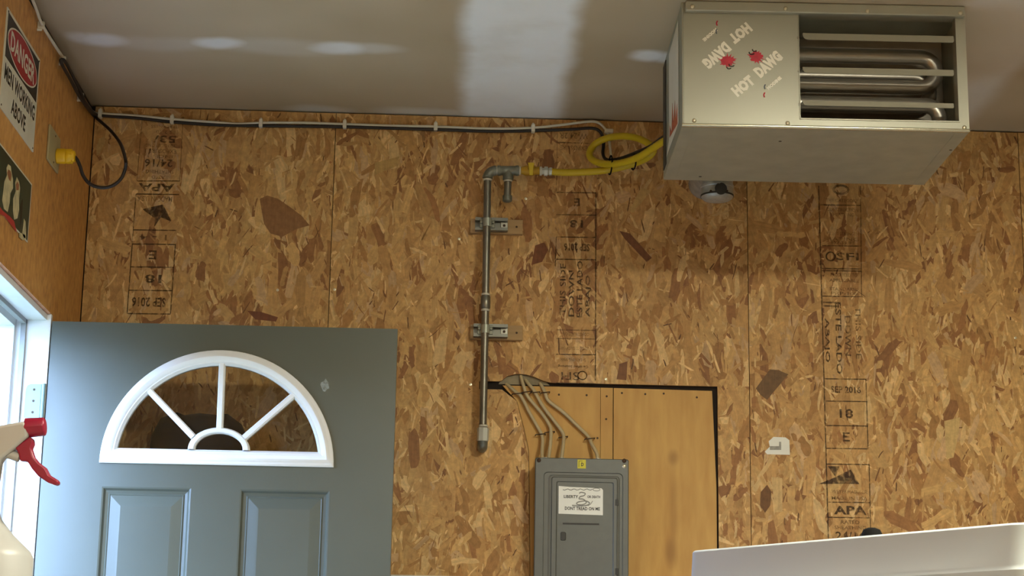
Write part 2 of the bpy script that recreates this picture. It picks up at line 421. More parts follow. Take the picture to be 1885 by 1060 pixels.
zt = onY(1100, 706).z
XL, XR = onY(882, 714).x, onY(1322, 850).x
diag = [onY(*p) for p in ((924, 717), (951, 738), (966, 797), (973, 831), (975, 1050))]
diag = [(p.x, p.z) for p in diag]; ZB = .75
diag.append((diag[-1][0], ZB))
zs = diag[0][1]                                   # below the slot
arch = [onY(*p) for p in ((918, 709), (924, 700), (934, 692), (950, 688), (968, 689), (985, 694), (998, 700), (1012, 708))]
arch = [(p.x, max(p.z, zt)) for p in arch]; arch[0] = (arch[0][0], zt); arch[-1] = (arch[-1][0], zt)
G = .0010; TOP = H - .004
def quad(x0, x1, z0, z1): return [(x0, z0), (x1, z0), (x1, z1), (x0, z1)]
a0, a1 = arch[0][0], arch[-1][0]
P2 = [quad(S1 + G, a0, zt, TOP), quad(a1, S2 - G, zt, TOP)]
for (p, q) in zip(arch, arch[1:]): P2.append([p, q, (q[0], TOP), (p[0], TOP)])
P2 += [quad(S1 + G, XL, ZB, zt), quad(XR, S2 - G, ZB, zt), quad(S1 + G, S2 - G, 0, ZB)]
for (p, q) in zip(diag, diag[1:]): P2.append([(XL, q[1]), q, p, (XL, p[1])])
PANELS = [[quad(.003, S1 - G, 0, TOP)], P2, [quad(S2 + G, S3 - G, 0, TOP)], [quad(S3 + G, 3.965 - G, 0, TOP)], [quad(3.965 + G, ROOM_R - .003, 0, TOP)]]

rng = np.random.default_rng(11)
PAL = np.array([lin(c)[:3] for c in ((196, 155, 96), (188, 145, 88), (179, 136, 80), (165, 120, 68), (212, 175, 118), (142, 97, 56), (191, 154, 108), (153, 106, 61))])
PAL = PAL * np.array([1.05, 1.06, 1.08])
PW = np.array([.26, .26, .21, .10, .09, .02, .06, .012]); PW = PW / PW.sum()
def clip_convex(poly, reg):
    """Sutherland-Hodgman in 2D, reg counter-clockwise"""
    out = poly
    k = len(reg)
    for i in range(k):
        ax, az = reg[i]; bx, bz = reg[(i + 1) % k]
        ins = lambda p: (bx - ax) * (p[1] - az) - (bz - az) * (p[0] - ax) >= 0
        res = []
        for j in range(len(out)):
            p, q = out[j - 1], out[j]
            ip, iq = ins(p), ins(q)
            if ip != iq:
                d1 = (bx - ax) * (p[1] - az) - (bz - az) * (p[0] - ax); d2 = (bx - ax) * (q[1] - az) - (bz - az) * (q[0] - ax)
                t = d1 / (d1 - d2); res.append(tuple(p[m_] + (q[m_] - p[m_]) * t for m_ in range(len(p))))
            if iq: res.append(q)
        out = res
        if len(out) < 3: return []
    return out
def strands(regs, x0, x1, z0, z1, dens, seed):
    r = np.random.default_rng(seed)
    V = []; Fc = []; C = []; UV = []
    n_ = int((x1 - x0) * (z1 - z0) * dens)
    ph = r.uniform(0, 6.28, 8)
    for i in range(n_):
        cx, cz = r.uniform(x0 - .02, x1 + .02), r.uniform(z0, z1)
        fr = i / n_
        big = r.random()
        if fr < .35: L, W_ = r.uniform(.08, .17), r.uniform(.020, .050)
        elif big < .20: L, W_ = r.uniform(.05, .12), r.uniform(.012, .034)
        elif big < .62: L, W_ = r.uniform(.025, .075), r.uniform(.005, .016)
        else: L, W_ = r.uniform(.012, .055), r.uniform(.002, .007)
        sliver = fr > .4 and r.random() < .05
        if sliver: L, W_ = r.uniform(.015, .05), r.uniform(.0015, .0045)
        an = math.pi / 2 + (r.normal(0, .38) if r.random() < .85 else r.uniform(-1.57, 1.57))
        ca, sa = math.cos(an), math.sin(an)
        J1 = .10 + .10 * r.random(); J2 = .05 + .08 * r.random(); sk = r.normal(0, .12)
        h = [(-.5, -.15), (-.44, -.42), (-.25, -.5), (-.02, -.48), (.22, -.5), (.42, -.42), (.5, -.12), (.47, .2), (.40, .44), (.2, .5), (-.05, .48), (-.3, .5), (-.46, .38)]
        h = [(a + r.uniform(-J2, J2) + sk * c, c + r.uniform(-J1, J1)) for a, c in h]
        bend = r.normal(0, .12) * L
        gx, gz = r.uniform(0, 50, 2)
        poly = []
        for (a, c) in h:
            u_, v_ = a * L, c * W_ + bend * (a * a - .1)
            poly.append((cx + u_ * ca - v_ * sa, cz + u_ * sa + v_ * ca, u_ * 14 + gx, v_ * 170 + gz))
        # large patches of darker, redder stock through the sheet
        t = .5 + .5 * math.sin(cx * 3.1 + ph[0]) * math.sin(cz * 2.7 + ph[1]) + .25 * math.sin(cx * 7 + ph[2] + cz * 4) * math.sin(cz * 6 + ph[3])
        k = r.choice(len(PAL), p=PW)
        cl = mnoise.noise((cx * 6.5 + seed, cz * 4.5, 3.1)) + .5 * mnoise.noise((cx * 15, cz * 11 + seed, 7.7))
        if r.random() < max(0., min(.5, (cl - .05) * .8)) + .02: k = r.choice([3, 3, 7, 7, 5])
        elif r.random() < max(0., min(.4, (-cl - .15) * .6)): k = r.choice([4, 4, 6, 0])
        col = PAL[k] * r.uniform(.9, 1.09) * (1.06 - .14 * t) * np.array([1, 1 - .03 * t, 1 - .05 * t])
        if fr > .5 and W_ < .008 and not sliver and r.random() < .22: col = PAL[4] * r.uniform(.95, 1.15)
        if sliver: col = PAL[5] * r.uniform(.45, .8)
        y = -.00015 - .0010 * fr - .00006 * r.random()
        tilt = r.normal(0, .006)
        for reg in regs:
            q = clip_convex(poly, reg)
            if len(q) < 3: continue
            o = len(V)
            ys = [y - .00010 * (1 if (j % 2) else 0) * 0 + max(-.0006, min(.0006, tilt * (p[0] - cx))) * .25 for j, p in enumerate(q)]
            V += [(p[0], yy, p[1]) for p, yy in zip(q, ys)]
            Fc.append(tuple(range(o, o + len(q)))); C.append(col); UV += [(p[2], p[3]) for p in q]
    return V, Fc, C, UV
BIG = {2: [(((1391, 715), (1417, 680), (1432, 681), (1451, 689), (1412, 736), (1400, 727)), (112, 82, 50)), (((1400, 906), (1412, 892), (1420, 905), (1418, 930), (1408, 944), (1399, 930)), (112, 76, 42)),
            (((1738, 775), (1767, 768), (1764, 800), (1755, 842), (1742, 845)), (206, 172, 112)), (((1420, 878), (1440, 880), (1440, 942), (1426, 943)), (204, 168, 112)), (((1548, 880), (1566, 880), (1532, 905), (1508, 908)), (198, 160, 100))],
       0: [(((183, 255), (193, 251), (194, 262), (184, 283), (178, 287), (177, 270)), (186, 152, 96)), (((478, 366), (492, 360), (512, 366), (538, 384), (556, 398), (570, 415), (545, 422), (520, 436), (498, 430), (486, 412)), (146, 103, 62)),
           (((455, 572), (480, 574), (512, 584), (508, 592), (470, 588)), (122, 74, 46))],
       1: [(((1140, 670), (1155, 665), (1153, 700), (1135, 698)), (124, 82, 50)), (((985, 452), (1002, 446), (1009, 460), (998, 482), (978, 488)), (126, 78, 46)), (((1180, 345), (1198, 352), (1165, 392), (1158, 388)), (190, 154, 96)),
           (((1140, 425), (1160, 430), (1200, 475), (1190, 482), (1150, 440)), (118, 76, 48)), (((690, 300), (735, 288), (732, 305), (690, 322)), (184, 148, 88))]}
panel_objs = []
for pi, regs in enumerate(PANELS):
    pb = MB()
    for rg in regs: pb.prism([(x, 0, z) for x, z in rg], (0, .0115, 0))
    po = pb.build('osb_panel', 'osb_base', wb); panel_objs.append(po)
    xs = [p[0] for rg in regs for p in rg]
    if pi < 4:
        V = []; Fc = []; C = []; UV = []
        for (z0, z1, dn) in ((1.25, H, 4600), (0, 1.25, 1000)):
            v, f, c, u = strands(regs, min(xs), max(xs), z0, z1, dn, 100 + pi * 7 + int(z0 * 10))
            o = len(V); V += v; Fc += [tuple(i + o for i in q) for q in f]; C += c; UV += u
        for pts, cc in BIG.get(pi, []):
            o = len(V); q = [onY(*p) for p in pts]
            V += [(p.x, -.00128, p.z) for p in q]; Fc.append(tuple(range(o, o + len(q)))); C.append(np.array(lin(cc)[:3])); UV += [(p.z * 14, p.x * 170) for p in q]
        me = bpy.data.meshes.new('wood_strands'); me.from_pydata(V, [], Fc)
        ca = me.color_attributes.new('Col', 'FLOAT_COLOR', 'CORNER')
        arr = np.ones((len(me.loops), 4), np.float32)
        cnt = np.array([len(f) for f in Fc]); arr[:, :3] = np.repeat(np.array(C, np.float32), cnt, axis=0)
        ca.data.foreach_set('color', arr.ravel())
        uvl = me.uv_layers.new(name='grain'); uvl.data.foreach_set('uv', np.array(UV, np.float32).ravel())
        me.materials.append(MATS['osb_strands']); me.update()
        so = bpy.data.objects.new('wood_strands', me); COL.objects.link(so); so.parent = po; so['kind'] = 'stuff'

# plywood backers set in the opening
def PY(poly, name='plywood_board'):
    return MB().prism([(x, .003, z) for x, z in poly], (0, .0095, 0)).build(name, 'plywood_knotty', wb)
zp = onY(1100, 713).z
x1a, x1b, x2a, x2b, x3a = (onY(px, 760).x for px in (1105.2, 1105.9, 1128.3, 1129.8, 0))
b1 = [(p[0] + .0015, p[1]) for p in diag]; b1[0] = (b1[0][0], zp)
PY([(x1a, ZB + .002), (x1a, zp)] + [b1[0]] + b1[1:-1] + [(b1[-1][0], ZB + .002)])
PY(quad(x1b, x2a, ZB + .002, zp))
xr0, xr1 = onY(1311, 712).x, onY(1320, 1000).x
PY([(x2b, ZB + .002), (xr1, ZB + .002), (xr1, onY(1318, 900).z), (xr0, zp - .002), (x2b, zp)])
MB().prism([(p[0], .0125, p[1] + .01) for p in arch[1:-1]] + [(a1, .0125, zt - .006), (a0, .0125, zt - .006)], (0, .0009, 0)).build('insulation', 'insulation_grey', wb)
for (px, py) in ((1029, 726), (1080, 727), (1117, 729), (1145, 723), (1188, 725), (1222, 724), (1283, 731), (1116, 771), (1100, 806)):
    p = onY(px, py); MB().lathe((p.x, .003, p.z), (0, -1, 0), [(.0032, 0), (.0032, .0006), (.002, .0008)], 8).build('nail_head', 'nail_dark', wb)
for (px, py) in ((1115, 698), (866, 708), (616, 533), (511, 534), (1869, 622), (845, 440), (968, 366)):
    p = onY(px, py); MB().lathe((p.x, -.001, p.z), (0, -1, 0), [(.0042, 0), (.0042, .0012), (.0022, .0016), (.0016, .0009), (.0004, .0009)], 10).build('screw_head', 'screw_bright', wb)

# ------------------------------------------------------------------ mill stamps on the boards
PXM = 1 / 640.0
EX, EZ = Vector((1, 0, 0)), Vector((0, 0, 1))
def sline(mb, p, q, wpx=2.0):
    a, b = onY(*p, -.0017), onY(*q, -.0017); d = (b - a).normalized(); s = d.cross(Vector((0, 1, 0))) * (wpx * PXM / 2)
    mb.add([a - s, b - s, b + s, a + s], [(0, 1, 2, 3)])
def stext(mb, s, px, py, wpx, hpx, ang=0, bold=.012):
    o = onY(px, py, -.0018); a = math.radians(ang)
    put_text(mb, s, o, EX * math.cos(a) + EZ * math.sin(a), -EX * math.sin(a) + EZ * math.cos(a), wpx * PXM, hpx * PXM, bold)
def stamp(panel, faint, dark):
    for (mname, fn) in (('stamp_ink_faint', faint), ('stamp_ink', dark)):
        mb = MB(); fn(mb); o = mb.build('mill_stamp', mname, panel); o['label'] = 'faded dark ink mill stamp'
L_ = lambda t: 262 - (t - 333) * .074       # left rule of left stamp
R_ = lambda t: 331 - (t - 333) * .070
def left_dark(mb):
    for t in (357, 423, 449, 491, 534, 577): sline(mb, (L_(t) - 10, t), (R_(t) - 0, t + 1), 2.2)
    sline(mb, (L_(357) - 10, 357), (L_(577) - 10, 577), 2); sline(mb, (R_(449), 449), (R_(577), 577), 2); sline(mb, (R_(333), 333), (252, 333), 2)
    stext(mb, 'APA', 288, 345, 66, 15, 180, .03); stext(mb, '24/16', 292, 300, 52, 15, 180); stext(mb, 'E', 281, 469, 14, 17, 180, .02)
    stext(mb, '18', 282, 513, 30, 16, 180, .03); stext(mb, 'SEP 2016', 274, 556, 62, 18, 180, .03); stext(mb, '53/', 303, 256, 42, 14, 180, .02)
    mb.add([onY(*p, -.0017) for p in ((262, 385), (285, 402), (300, 376), (316, 408), (296, 400), (284, 418))], [(0, 1, 2), (2, 3, 4), (1, 5, 4, 2)])
def left_faint(mb):
    stext(mb, 'MADE IN U.S.A.', 284, 366, 66, 10, 180); stext(mb, 'RATED', 294, 326, 30, 6, 180); stext(mb, 'SHEATHING', 294, 316, 52, 7, 180)
    stext(mb, 'EXPOSURE 1', 296, 278, 58, 8, 180); stext(mb, 'INCH', 300, 288, 36, 6, 180); stext(mb, 'SIZED FOR SPACING', 300, 268, 64, 6, 180)
    stext(mb, 'PS 2-10', 305, 243, 36, 7, 180); stext(mb, 'THICKNESS', 303, 233, 50, 6, 180); stext(mb, '1 - 4', 282, 437, 50, 11, 180)
    sline(mb, (262, 215), (252, 333), 1.5); sline(mb, (337, 215), (331, 333), 1.5)
stamp(panel_objs[0], left_faint, left_dark)
def mid_dark(mb):
    for t in (354, 395, 436, 477, 652, 705): sline(mb, (1024, t), (1097, t + 1), 2)
    sline(mb, (1097, 354), (1096, 700), 2.2); sline(mb, (1024, 436), (1022, 490), 1.6)
    stext(mb, 'E', 1062, 372, 11, 15, 180, .02); stext(mb, '18', 1061, 412, 25, 15, 180, .02); stext(mb, 'SEP 2016', 1062, 455, 48, 15, 180, .03)
    stext(mb, 'THIS SIDE', 1036, 532, 98, 11, 90, .02); stext(mb, 'DOWN', 1052, 540, 88, 11, 90, .02)
    stext(mb, 'ESTE LADO', 1067, 532, 108, 11, 90, .02); stext(mb, 'ABAJO', 1083, 545, 80, 11, 90, .02)
    stext(mb, 'SFI', 1050, 692, 34, 15, 180, .0); stext(mb, 'Certified Sourcing', 1055, 674, 56, 6, 180, .02)
    for p in (circle_path(onY(1072, 691, -.0017), EX, EZ, .013, .012, 16),): mb.tube(p, .0014, 4, True)
    sline(mb, (1028, 262), (1086, 264), 2)
def mid_faint(mb):
    stext(mb, 'PRODUCED TO CSA STANDARDS', 1058, 641, 62, 6, 180); stext(mb, 'CONSTRUCTION', 1060, 615, 50, 6, 180); stext(mb, 'SHEATHING SPAN', 1055, 662, 46, 6, 180)
    stext(mb, 'W-24/2R', 1056, 250, 54, 12, 180); stext(mb, 'EXPOSURE', 1056, 272, 52, 9, 180)
    for t in (607, 623): sline(mb, (1024, t), (1096, t + 1), 1.5)
    sline(mb, (1026, 245), (1024, 352), 1.2)
stamp(panel_objs[1], mid_faint, mid_dark)
def right_dark(mb):
    for t, a, c in ((377, 1510, 1584), (452, 1513, 1585), (494, 1513, 1586), (498, 1513, 1586), (545, 1514, 1588), (697, 1519, 1595), (738, 1520, 1597), (783, 1520, 1598),
                    (825, 1521, 1599), (854, 1521, 1600), (924, 1524, 1602), (952, 1525, 1602)): sline(mb, (a, t), (c, t + 1), 2)
    sline(mb, (1507, 342), (1525, 995), 2.2); sline(mb, (1584, 342), (1586, 545), 1.6); sline(mb, (1594, 697), (1598, 825), 1.8); sline(mb, (1600, 854), (1603, 990), 1.8)
    stext(mb, 'SFI', 1560, 472, 42, 15, 0, .02); mb.tube(circle_path(onY(1529, 472, -.0017), EX, EZ, .013, .013, 16), .002, 4, True)
    stext(mb, 'ABAJO', 1522, 626, 84, 11, -90, .02); stext(mb, 'ESTE LADO', 1544, 622, 136, 11, -90, .02)
    stext(mb, 'SEP 2016', 1557, 717, 56, 13, 0, .03); stext(mb, '18', 1558, 761, 25, 17, 0, .02); stext(mb, 'E', 1558, 804, 13, 17, 0, .02)
    stext(mb, 'APA', 1565, 939, 60, 16, 0, .035); stext(mb, '24/16', 1565, 986, 54, 15, 0, .02)
    mb.add([onY(*p, -.0017) for p in ((1524, 858), (1545, 858), (1538, 878), (1566, 864), (1582, 891), (1548, 890), (1506, 891))], [(0, 1, 2), (3, 4, 5), (2, 3, 5, 6)])
def right_faint(mb):
    stext(mb, 'THIS SIDE', 1580, 612, 100, 10, -90); stext(mb, 'DOWN', 1561, 618, 76, 11, -90, .02)
    for s, y, wd in (('THE CATEGORY', 369, 62), ('CONSTRUCTION', 386, 60), ('SHEATHING', 395, 44), ('PS 2-10 STRENGTH', 430, 60), ('RATING', 440, 60), ('EXPOSURE', 447, 44),
                     ('PRODUCED TO', 506, 50), ('APPLICABLE', 516, 56), ('STANDARDS', 532, 56), ('PRP-108', 540, 50), ('WEYERHAEUSER', 905, 66), ('MADE IN USA', 917, 66),
                     ('RATED', 961, 34), ('SHEATHING', 971, 58)): stext(mb, s, 1550 + (y - 360) * .025, y, wd, 6.5)
    stext(mb, '=', 1530, 560, 30, 10); mb.tube(circle_path(onY(1548, 349, -.0017), EX, EZ, .022, .013, 16), .003, 4, True)
stamp(panel_objs[2], right_faint, right_dark)

# torn paper label on the board
pl = thing('paper_label', onY(1431, 835, 0), 'small torn white paper label stuck on the strand board right of the plywood', 'label')
MB().prism([onY(*p, -.0014) for p in ((1424, 804), (1446, 805), (1453, 810), (1454, 837), (1412, 836), (1408, 831), (1417, 822), (1415, 812))], (0, -.0004, 0)).build('paper', 'sticker_white', pl)
g_ = MB()
g_.prism([onY(*p, -.0019) for p in ((1434, 813), (1438, 813), (1438, 828), (1417, 828), (1417, 821), (1434, 821))], (0, -.0002, 0)); g_.build('printed_mark', 'ink_grey', pl)

# ------------------------------------------------------------------ door, opened against the back wall
ANG = -.0079
D0 = Vector((0.004, -0.3902, 0)); DW = .914; DT = .044; DTOP = 2.0146
dex = Vector((math.cos(ANG), math.sin(ANG), 0)); dn = Vector((math.sin(ANG), -math.cos(ANG), 0))   # dn faces the room
def dpix(px, py, off=0.0):
    """picture point -> (u along door, z)"""
    d = ray(px, py); o = D0 + dn * off; t = (o - CAM).dot(dn) / d.dot(dn); p = CAM + d * t
    return ((p - o).dot(dex), p.z)
def dP(u, z, off=0.0): return D0 + dex * u + Vector((0, 0, z)) + dn * off
def plate(outline, holes, name, mname, parent, depth, place):
    """flat sheet with holes: 2D curve filled and extruded"""
    c = bpy.data.curves.new(name, 'CURVE'); c.dimensions = '2D'; c.fill_mode = 'BOTH'; c.extrude = depth / 2
    for lp in [outline] + holes:
        sp = c.splines.new('POLY'); sp.points.add(len(lp) - 1); sp.use_cyclic_u = True
        for i, (a, b_) in enumerate(lp): sp.points[i].co = (a, b_, 0, 1)
    o = bpy.data.objects.new('tmp', c); COL.objects.link(o); me0 = bpy.data.meshes.new_from_object(o)
    vs = [v.co.copy() for v in me0.vertices]; fs = [tuple(p.vertices) for p in me0.polygons]
    bpy.data.objects.remove(o); bpy.data.curves.remove(c); bpy.data.meshes.remove(me0)
    return MB().add([place(v.x, v.y, v.z) for v in vs], fs).build(name, mname, parent)
(uc, zb), (ur, zr) = dpix(399, 856), dpix(615, 857)
A_OUT = ur - uc - .001; ztop = dpix(405, 645)[1]; B_OUT = ztop - zb
zi = dpix(402, 828)[1]                                     # lower edge of glass
def arc(k, n=48, base=None):
    """half-ellipse outline with rim inset k, closed along the base"""
    a, b_ = A_OUT - k, B_OUT - k; z0 = zb + (min(k, zi - zb) if base is None else base)
    pts = []
    t0 = math.asin(min(.99, (z0 - zb) / b_))
    for i in range(n + 1):
        t = t0 + (math.pi - 2 * t0) * i / n; pts.append((uc + a * math.cos(t), zb + b_ * math.sin(t)))
    return pts
hole = arc(.02)
pan = []
for (l0, t0_, r0) in ((188, 893, 352), (442, 898, 607)):
    ul, z1 = dpix(l0, t0_ + 2); uR, _ = dpix(r0, t0_ + 2)
    pan.append((ul, uR, .98, z1)); pan.append((ul, uR, .16, .80))
pan = [(a, c, e_, g) for a, c, e_, g in pan]
door = plate([(0, .012), (DW, .012), (DW, DTOP), (0, DTOP)], [hole] + [quad(a, c, e_, g) for a, c, e_, g in pan], 'door_1', 'door_green', None, DT,
             lambda a, b_, c: dP(a, b_, -DT / 2 + c))
tag(door, 'grey green panelled entry door with white fan window standing open', kind='structure')
for (a, c, e_, g) in pan:
    rings = []
    for (ins, dep) in ((0, 0), (.004, -.001), (.009, -.007), (.016, -.0085), (.020, -.006), (.022, -.0075), (.046, -.0025), (.050, -.0018)):
        rings.append([dP(*q, dep) for q in quad(a + ins, c - ins, e_ + ins, g - ins)])
    back = [[p - dn * (DT + 2 * ((p - D0).dot(dn))) for p in r_] for r_ in rings]
    MB().loft(back[::-1] + rings).build('raised_panel', 'door_green', door)
# fan window frame
def ring3(k, off, n=48): return [dP(u_, z_, off) for u_, z_ in arc(k, n)]
wfm = MB(); wfm.loft([ring3(0, -.002), ring3(0, .005), ring3(.003, .008), ring3(.008, .009), ring3(.011, .012), ring3(.018, .015), ring3(.026, .013),
                      ring3(.031, .008), ring3(.034, .008), ring3(.037, .002), ring3(.040, -.002), ring3(.040, -.02)], False)
wfo = wfm.build('window_frame', 'white_vinyl', door, smooth=35)
wfo['label'] = 'white half round fan window frame'
hub_o = dpix(459, 826)[0] - dpix(402, 828)[0]; hub_h = dpix(402, 787)[1] - zi
def hub(k, off, n=24):
    z0 = zi; return [dP(uc + .003 + (hub_o - k) * math.cos(math.pi * i / n), z0 + (hub_h - k * .85) * math.sin(math.pi * i / n), off) for i in range(n + 1)]
hb = MB(); hb.loft([hub(0, -.018), hub(0, .002), hub(.004, .007), hub(.014, .007), hub(.018, .002), hub(.018, -.018), hub(0, -.018)], False, False)
hb.build('muntin', 'white_vinyl', wfo, smooth=40)
for (p, q) in (((409, 668), (404, 792)), ((272, 716), (356, 804)), ((544, 724), (449, 806))):
    a, c = dpix(*p), dpix(*q); A_, C_ = dP(*a), dP(*c); d = (C_ - A_).normalized(); s = d.cross(dn).normalized()
    prof = [(-.0085, -.018), (-.0085, .001), (-.005, .006), (.005, .006), (.0085, .001), (.0085, -.018)]
    MB().loft([[P_ + s * x_ + dn * y_ for x_, y_ in prof] for P_ in (A_, C_)]).build('muntin', 'white_vinyl', wfo)
gin = arc(.038)
# panes: the half moon over the hub is cut into four sectors plus the hub light
def gpoly(pts): return MB().prism([dP(u_, z_, -.010) for u_, z_ in pts], dn * .003)
cu = uc + .002
def sector(t0, t1, n=10):
    a, b_ = A_OUT - .038, zb + B_OUT - .038 - zi; ha, hb_ = hub_o - .008, hub_h - .008
    o_ = [(cu + a * math.cos(t0 + (t1 - t0) * i / n), zi + b_ * math.sin(t0 + (t1 - t0) * i / n)) for i in range(n + 1)]
    i_ = [(cu + ha * math.cos(t1 + (t0 - t1) * i / n), zi + hb_ * math.sin(t1 + (t0 - t1) * i / n)) for i in range(n + 1)]
    return o_ + i_
for t0, t1 in ((0, .25), (.25, .5), (.5, .75), (.75, 1)):
    pts = sector(math.pi * t0, math.pi * t1); half = len(pts) // 2
    mbp = MB(); fr_pts = [dP(u_, z_, -.008) for u_, z_ in pts]; bk = [dP(u_, z_, -.011) for u_, z_ in pts]
    K = len(pts)
    fs = [(i, i + 1, K - 2 - i, K - 1 - i) for i in range(half - 1)]
    mbp.add(fr_pts + bk, fs + [tuple(K + i for i in reversed(f)) for f in fs]); mbp.build('pane', 'clear_glass', wfo)
gpoly([(cu + (hub_o - .010) * math.cos(math.pi * i / 16), zi + (hub_h - .010) * math.sin(math.pi * i / 16)) for i in range(17)]).build('pane', 'clear_glass', wfo)
# weathered spot on door
sp = MB(); r_ = random.Random(3); u0, z0 = dpix(599, 709)
sp.prism([dP(u0 + .014 * (.5 + .5 * r_.random()) * math.cos(i * .52), z0 + .020 * (.5 + .5 * r_.random()) * math.sin(i * .52), .0002) for i in range(12)], dn * .0002)
sp.build('scuff', 'faint_scuff' if 'faint_scuff' in MATS else 'stamp_ink_faint', door)
faded_print('faint_scuff', (170, 176, 168), .5, 120); sp_o = [o for o in door.children if o.name.startswith('scuff')][0]; sp_o.data.materials[0] = MATS['faint_scuff']
# hinges
for hz in (1.80, 1.02, .24):
    h_ = MB()
    yj = DY0 - J
    h_.prism([(-.052, yj - .0022, hz - .045), (-.012, yj - .0022, hz - .045), (-.012, yj - .0022, hz + .045), (-.040, yj - .0022, hz + .045), (-.048, yj - .0022, hz + .041), (-.052, yj - .0022, hz + .030)], (0, .002, 0))
    h_.lathe((-.005, yj - .004, hz - .046), (0, 0, 1), [(.005, 0), (.005, .092)], 10)
    hg = h_.build('hinge', 'hinge_steel', door)
    for dz in (-.03, 0, .03): MB().lathe((-.030, yj - .0022, hz + dz), (0, -1, 0), [(.0035, 0), (.003, .0008)], 8).build('screw', 'nail_dark', hg)

# ------------------------------------------------------------------ gas heater under the ceiling
HA = -.0268; HW, HD, HH = .7019, .4753, .3187
HF = Vector((1.6075, -.9547, 2.424))
he, hg_ = Vector((math.cos(HA), math.sin(HA), 0)), Vector((-math.sin(HA), math.cos(HA), 0)); hn = -hg_
def hP(u_, z_, d_=0.0): return HF + he * u_ + hg_ * d_ + Vector((0, 0, z_))      # d_ into the unit
def hpix(px, py, d_=0.0):
    d = ray(px, py); o = HF + hg_ * d_; t = (o - CAM).dot(hg_) / d.dot(hg_); p = CAM + d * t; return ((p - o).dot(he), p.z - HF.z)
ht = thing('gas_heater', hP(HW / 2, 0, HD / 2), 'galvanised steel gas unit heater with louvres hanging under the ceiling', 'heater')
def hbox(mb, u0_, u1_, z0_, z1_, d0_, d1_):
    return mb.add([hP(u0_, z0_, d0_), hP(u1_, z0_, d0_), hP(u1_, z0_, d1_), hP(u0_, z0_, d1_), hP(u0_, z1_, d0_), hP(u1_, z1_, d0_), hP(u1_, z1_, d1_), hP(u0_, z1_, d1_)],
                  [(0, 3, 2, 1), (4, 5, 6, 7), (0, 1, 5, 4), (1, 2, 6, 5), (2, 3, 7, 6), (3, 0, 4, 7)])
(ol, ob_), (orr, ot) = hpix(1472, 219), hpix(1759, 32)
t_ = .004
ca_ = MB(); hbox(ca_, 0, HW, 0, t_, .004, HD); hbox(ca_, 0, t_, t_, HH, .004, HD); hbox(ca_, HW - t_, HW, t_, HH, .004, HD)
hbox(ca_, t_, HW - t_, HH - t_, HH, .004, HD); hbox(ca_, t_, HW - t_, t_, HH - t_, HD - t_, HD); hbox(ca_, ol - .012, ol - .008, t_, HH - t_, .01, HD - t_)
ca_.build('casing', 'galvanized', ht)
hl = MB(); hbox(hl, ol - .007, HW - .005, .005, HH - .005, .22, .225); hl.build('back_panel', 'heater_inside', ht)
# front panel with opening
plate(quad(0, HW, 0, HH), [quad(ol, orr, ob_, ot)], 'front_panel', 'galvanized_front', ht, .004, lambda a, b_, c: hP(a, b_, .002 + c))
rim = MB()
hbox(rim, ol, orr, ob_ - .001, ob_ + .002, -.003, .03); hbox(rim, ol, ol + .002, ob_, ot, -.003, .03); hbox(rim, orr - .002, orr, ob_, ot, -.003, .03); hbox(rim, ol, orr, ot - .002, ot + .001, -.004, .03)
rim.build('opening_rim', 'galvanized_front', ht)
lip = MB()
lip.loft([[hP(u_, z_, d_) for z_, d_ in ((0.0, .004), (-.002, .001), (-.001, -.003), (.003, -.005), (.006, -.004), (.007, 0))] for u_ in (0, HW)]).build('bottom_lip', 'lip_steel', ht, smooth=60)
zf = hpix(1500, 29)[1]
fl = MB(); hbox(fl, .008, HW - .004, zf, HH - .0005, -.018, 0); fl.build('top_flange', 'galvanized_front', ht, bevel=.003)
el = MB(); hbox(el, 0, .004, .0, HH, -.003, .0); el.build('corner_edge', 'galvanized_front', ht, bevel=.0015)
# louvres
for (yl, yr, hpx) in ((57, 67, 15), (119, 130, 14), (183, 190, 11)):
    (ua, za), (ub, zb_) = hpix(1478, yl + hpx / 2, -.006), hpix(1756, yr + hpx / 2, -.006)
    zc = (za + zb_) / 2; hh_ = hpx / 810 / 2; rc_ = hh_ * 1.3
    face = [(ua, zc + hh_), (ub, zc + hh_)] + [(ub - rc_ * .5 * (1 - math.cos(a)), zc - hh_ + rc_ * .5 * (1 - math.sin(a))) for a in (i * math.pi / 8 for i in range(5))] + \
           [(ua + rc_ * (1 - math.sin(a)), zc - hh_ + rc_ * (1 - math.cos(a))) for a in (i * math.pi / 8 for i in range(5))]
    tilt = lambda z_: -.008 + (z_ - zc + hh_) * .25
    lv = MB(); lv.loft([[hP(u_, z_, tilt(z_)) for u_, z_ in face], [hP(u_, z_, tilt(z_) + .0018) for u_, z_ in face]])
    hbox(lv, ua, ub, zc + hh_ - .0015, zc + hh_, tilt(zc + hh_), .024)
    lv.build('louvre', 'galvanized_front', ht)
    pv = MB(); pv.lathe(hP(ol, zc - .002, .004), -hg_, [(.004, 0), (.004, .004)], 8).build('pivot_pin', 'nail_dark', ht)
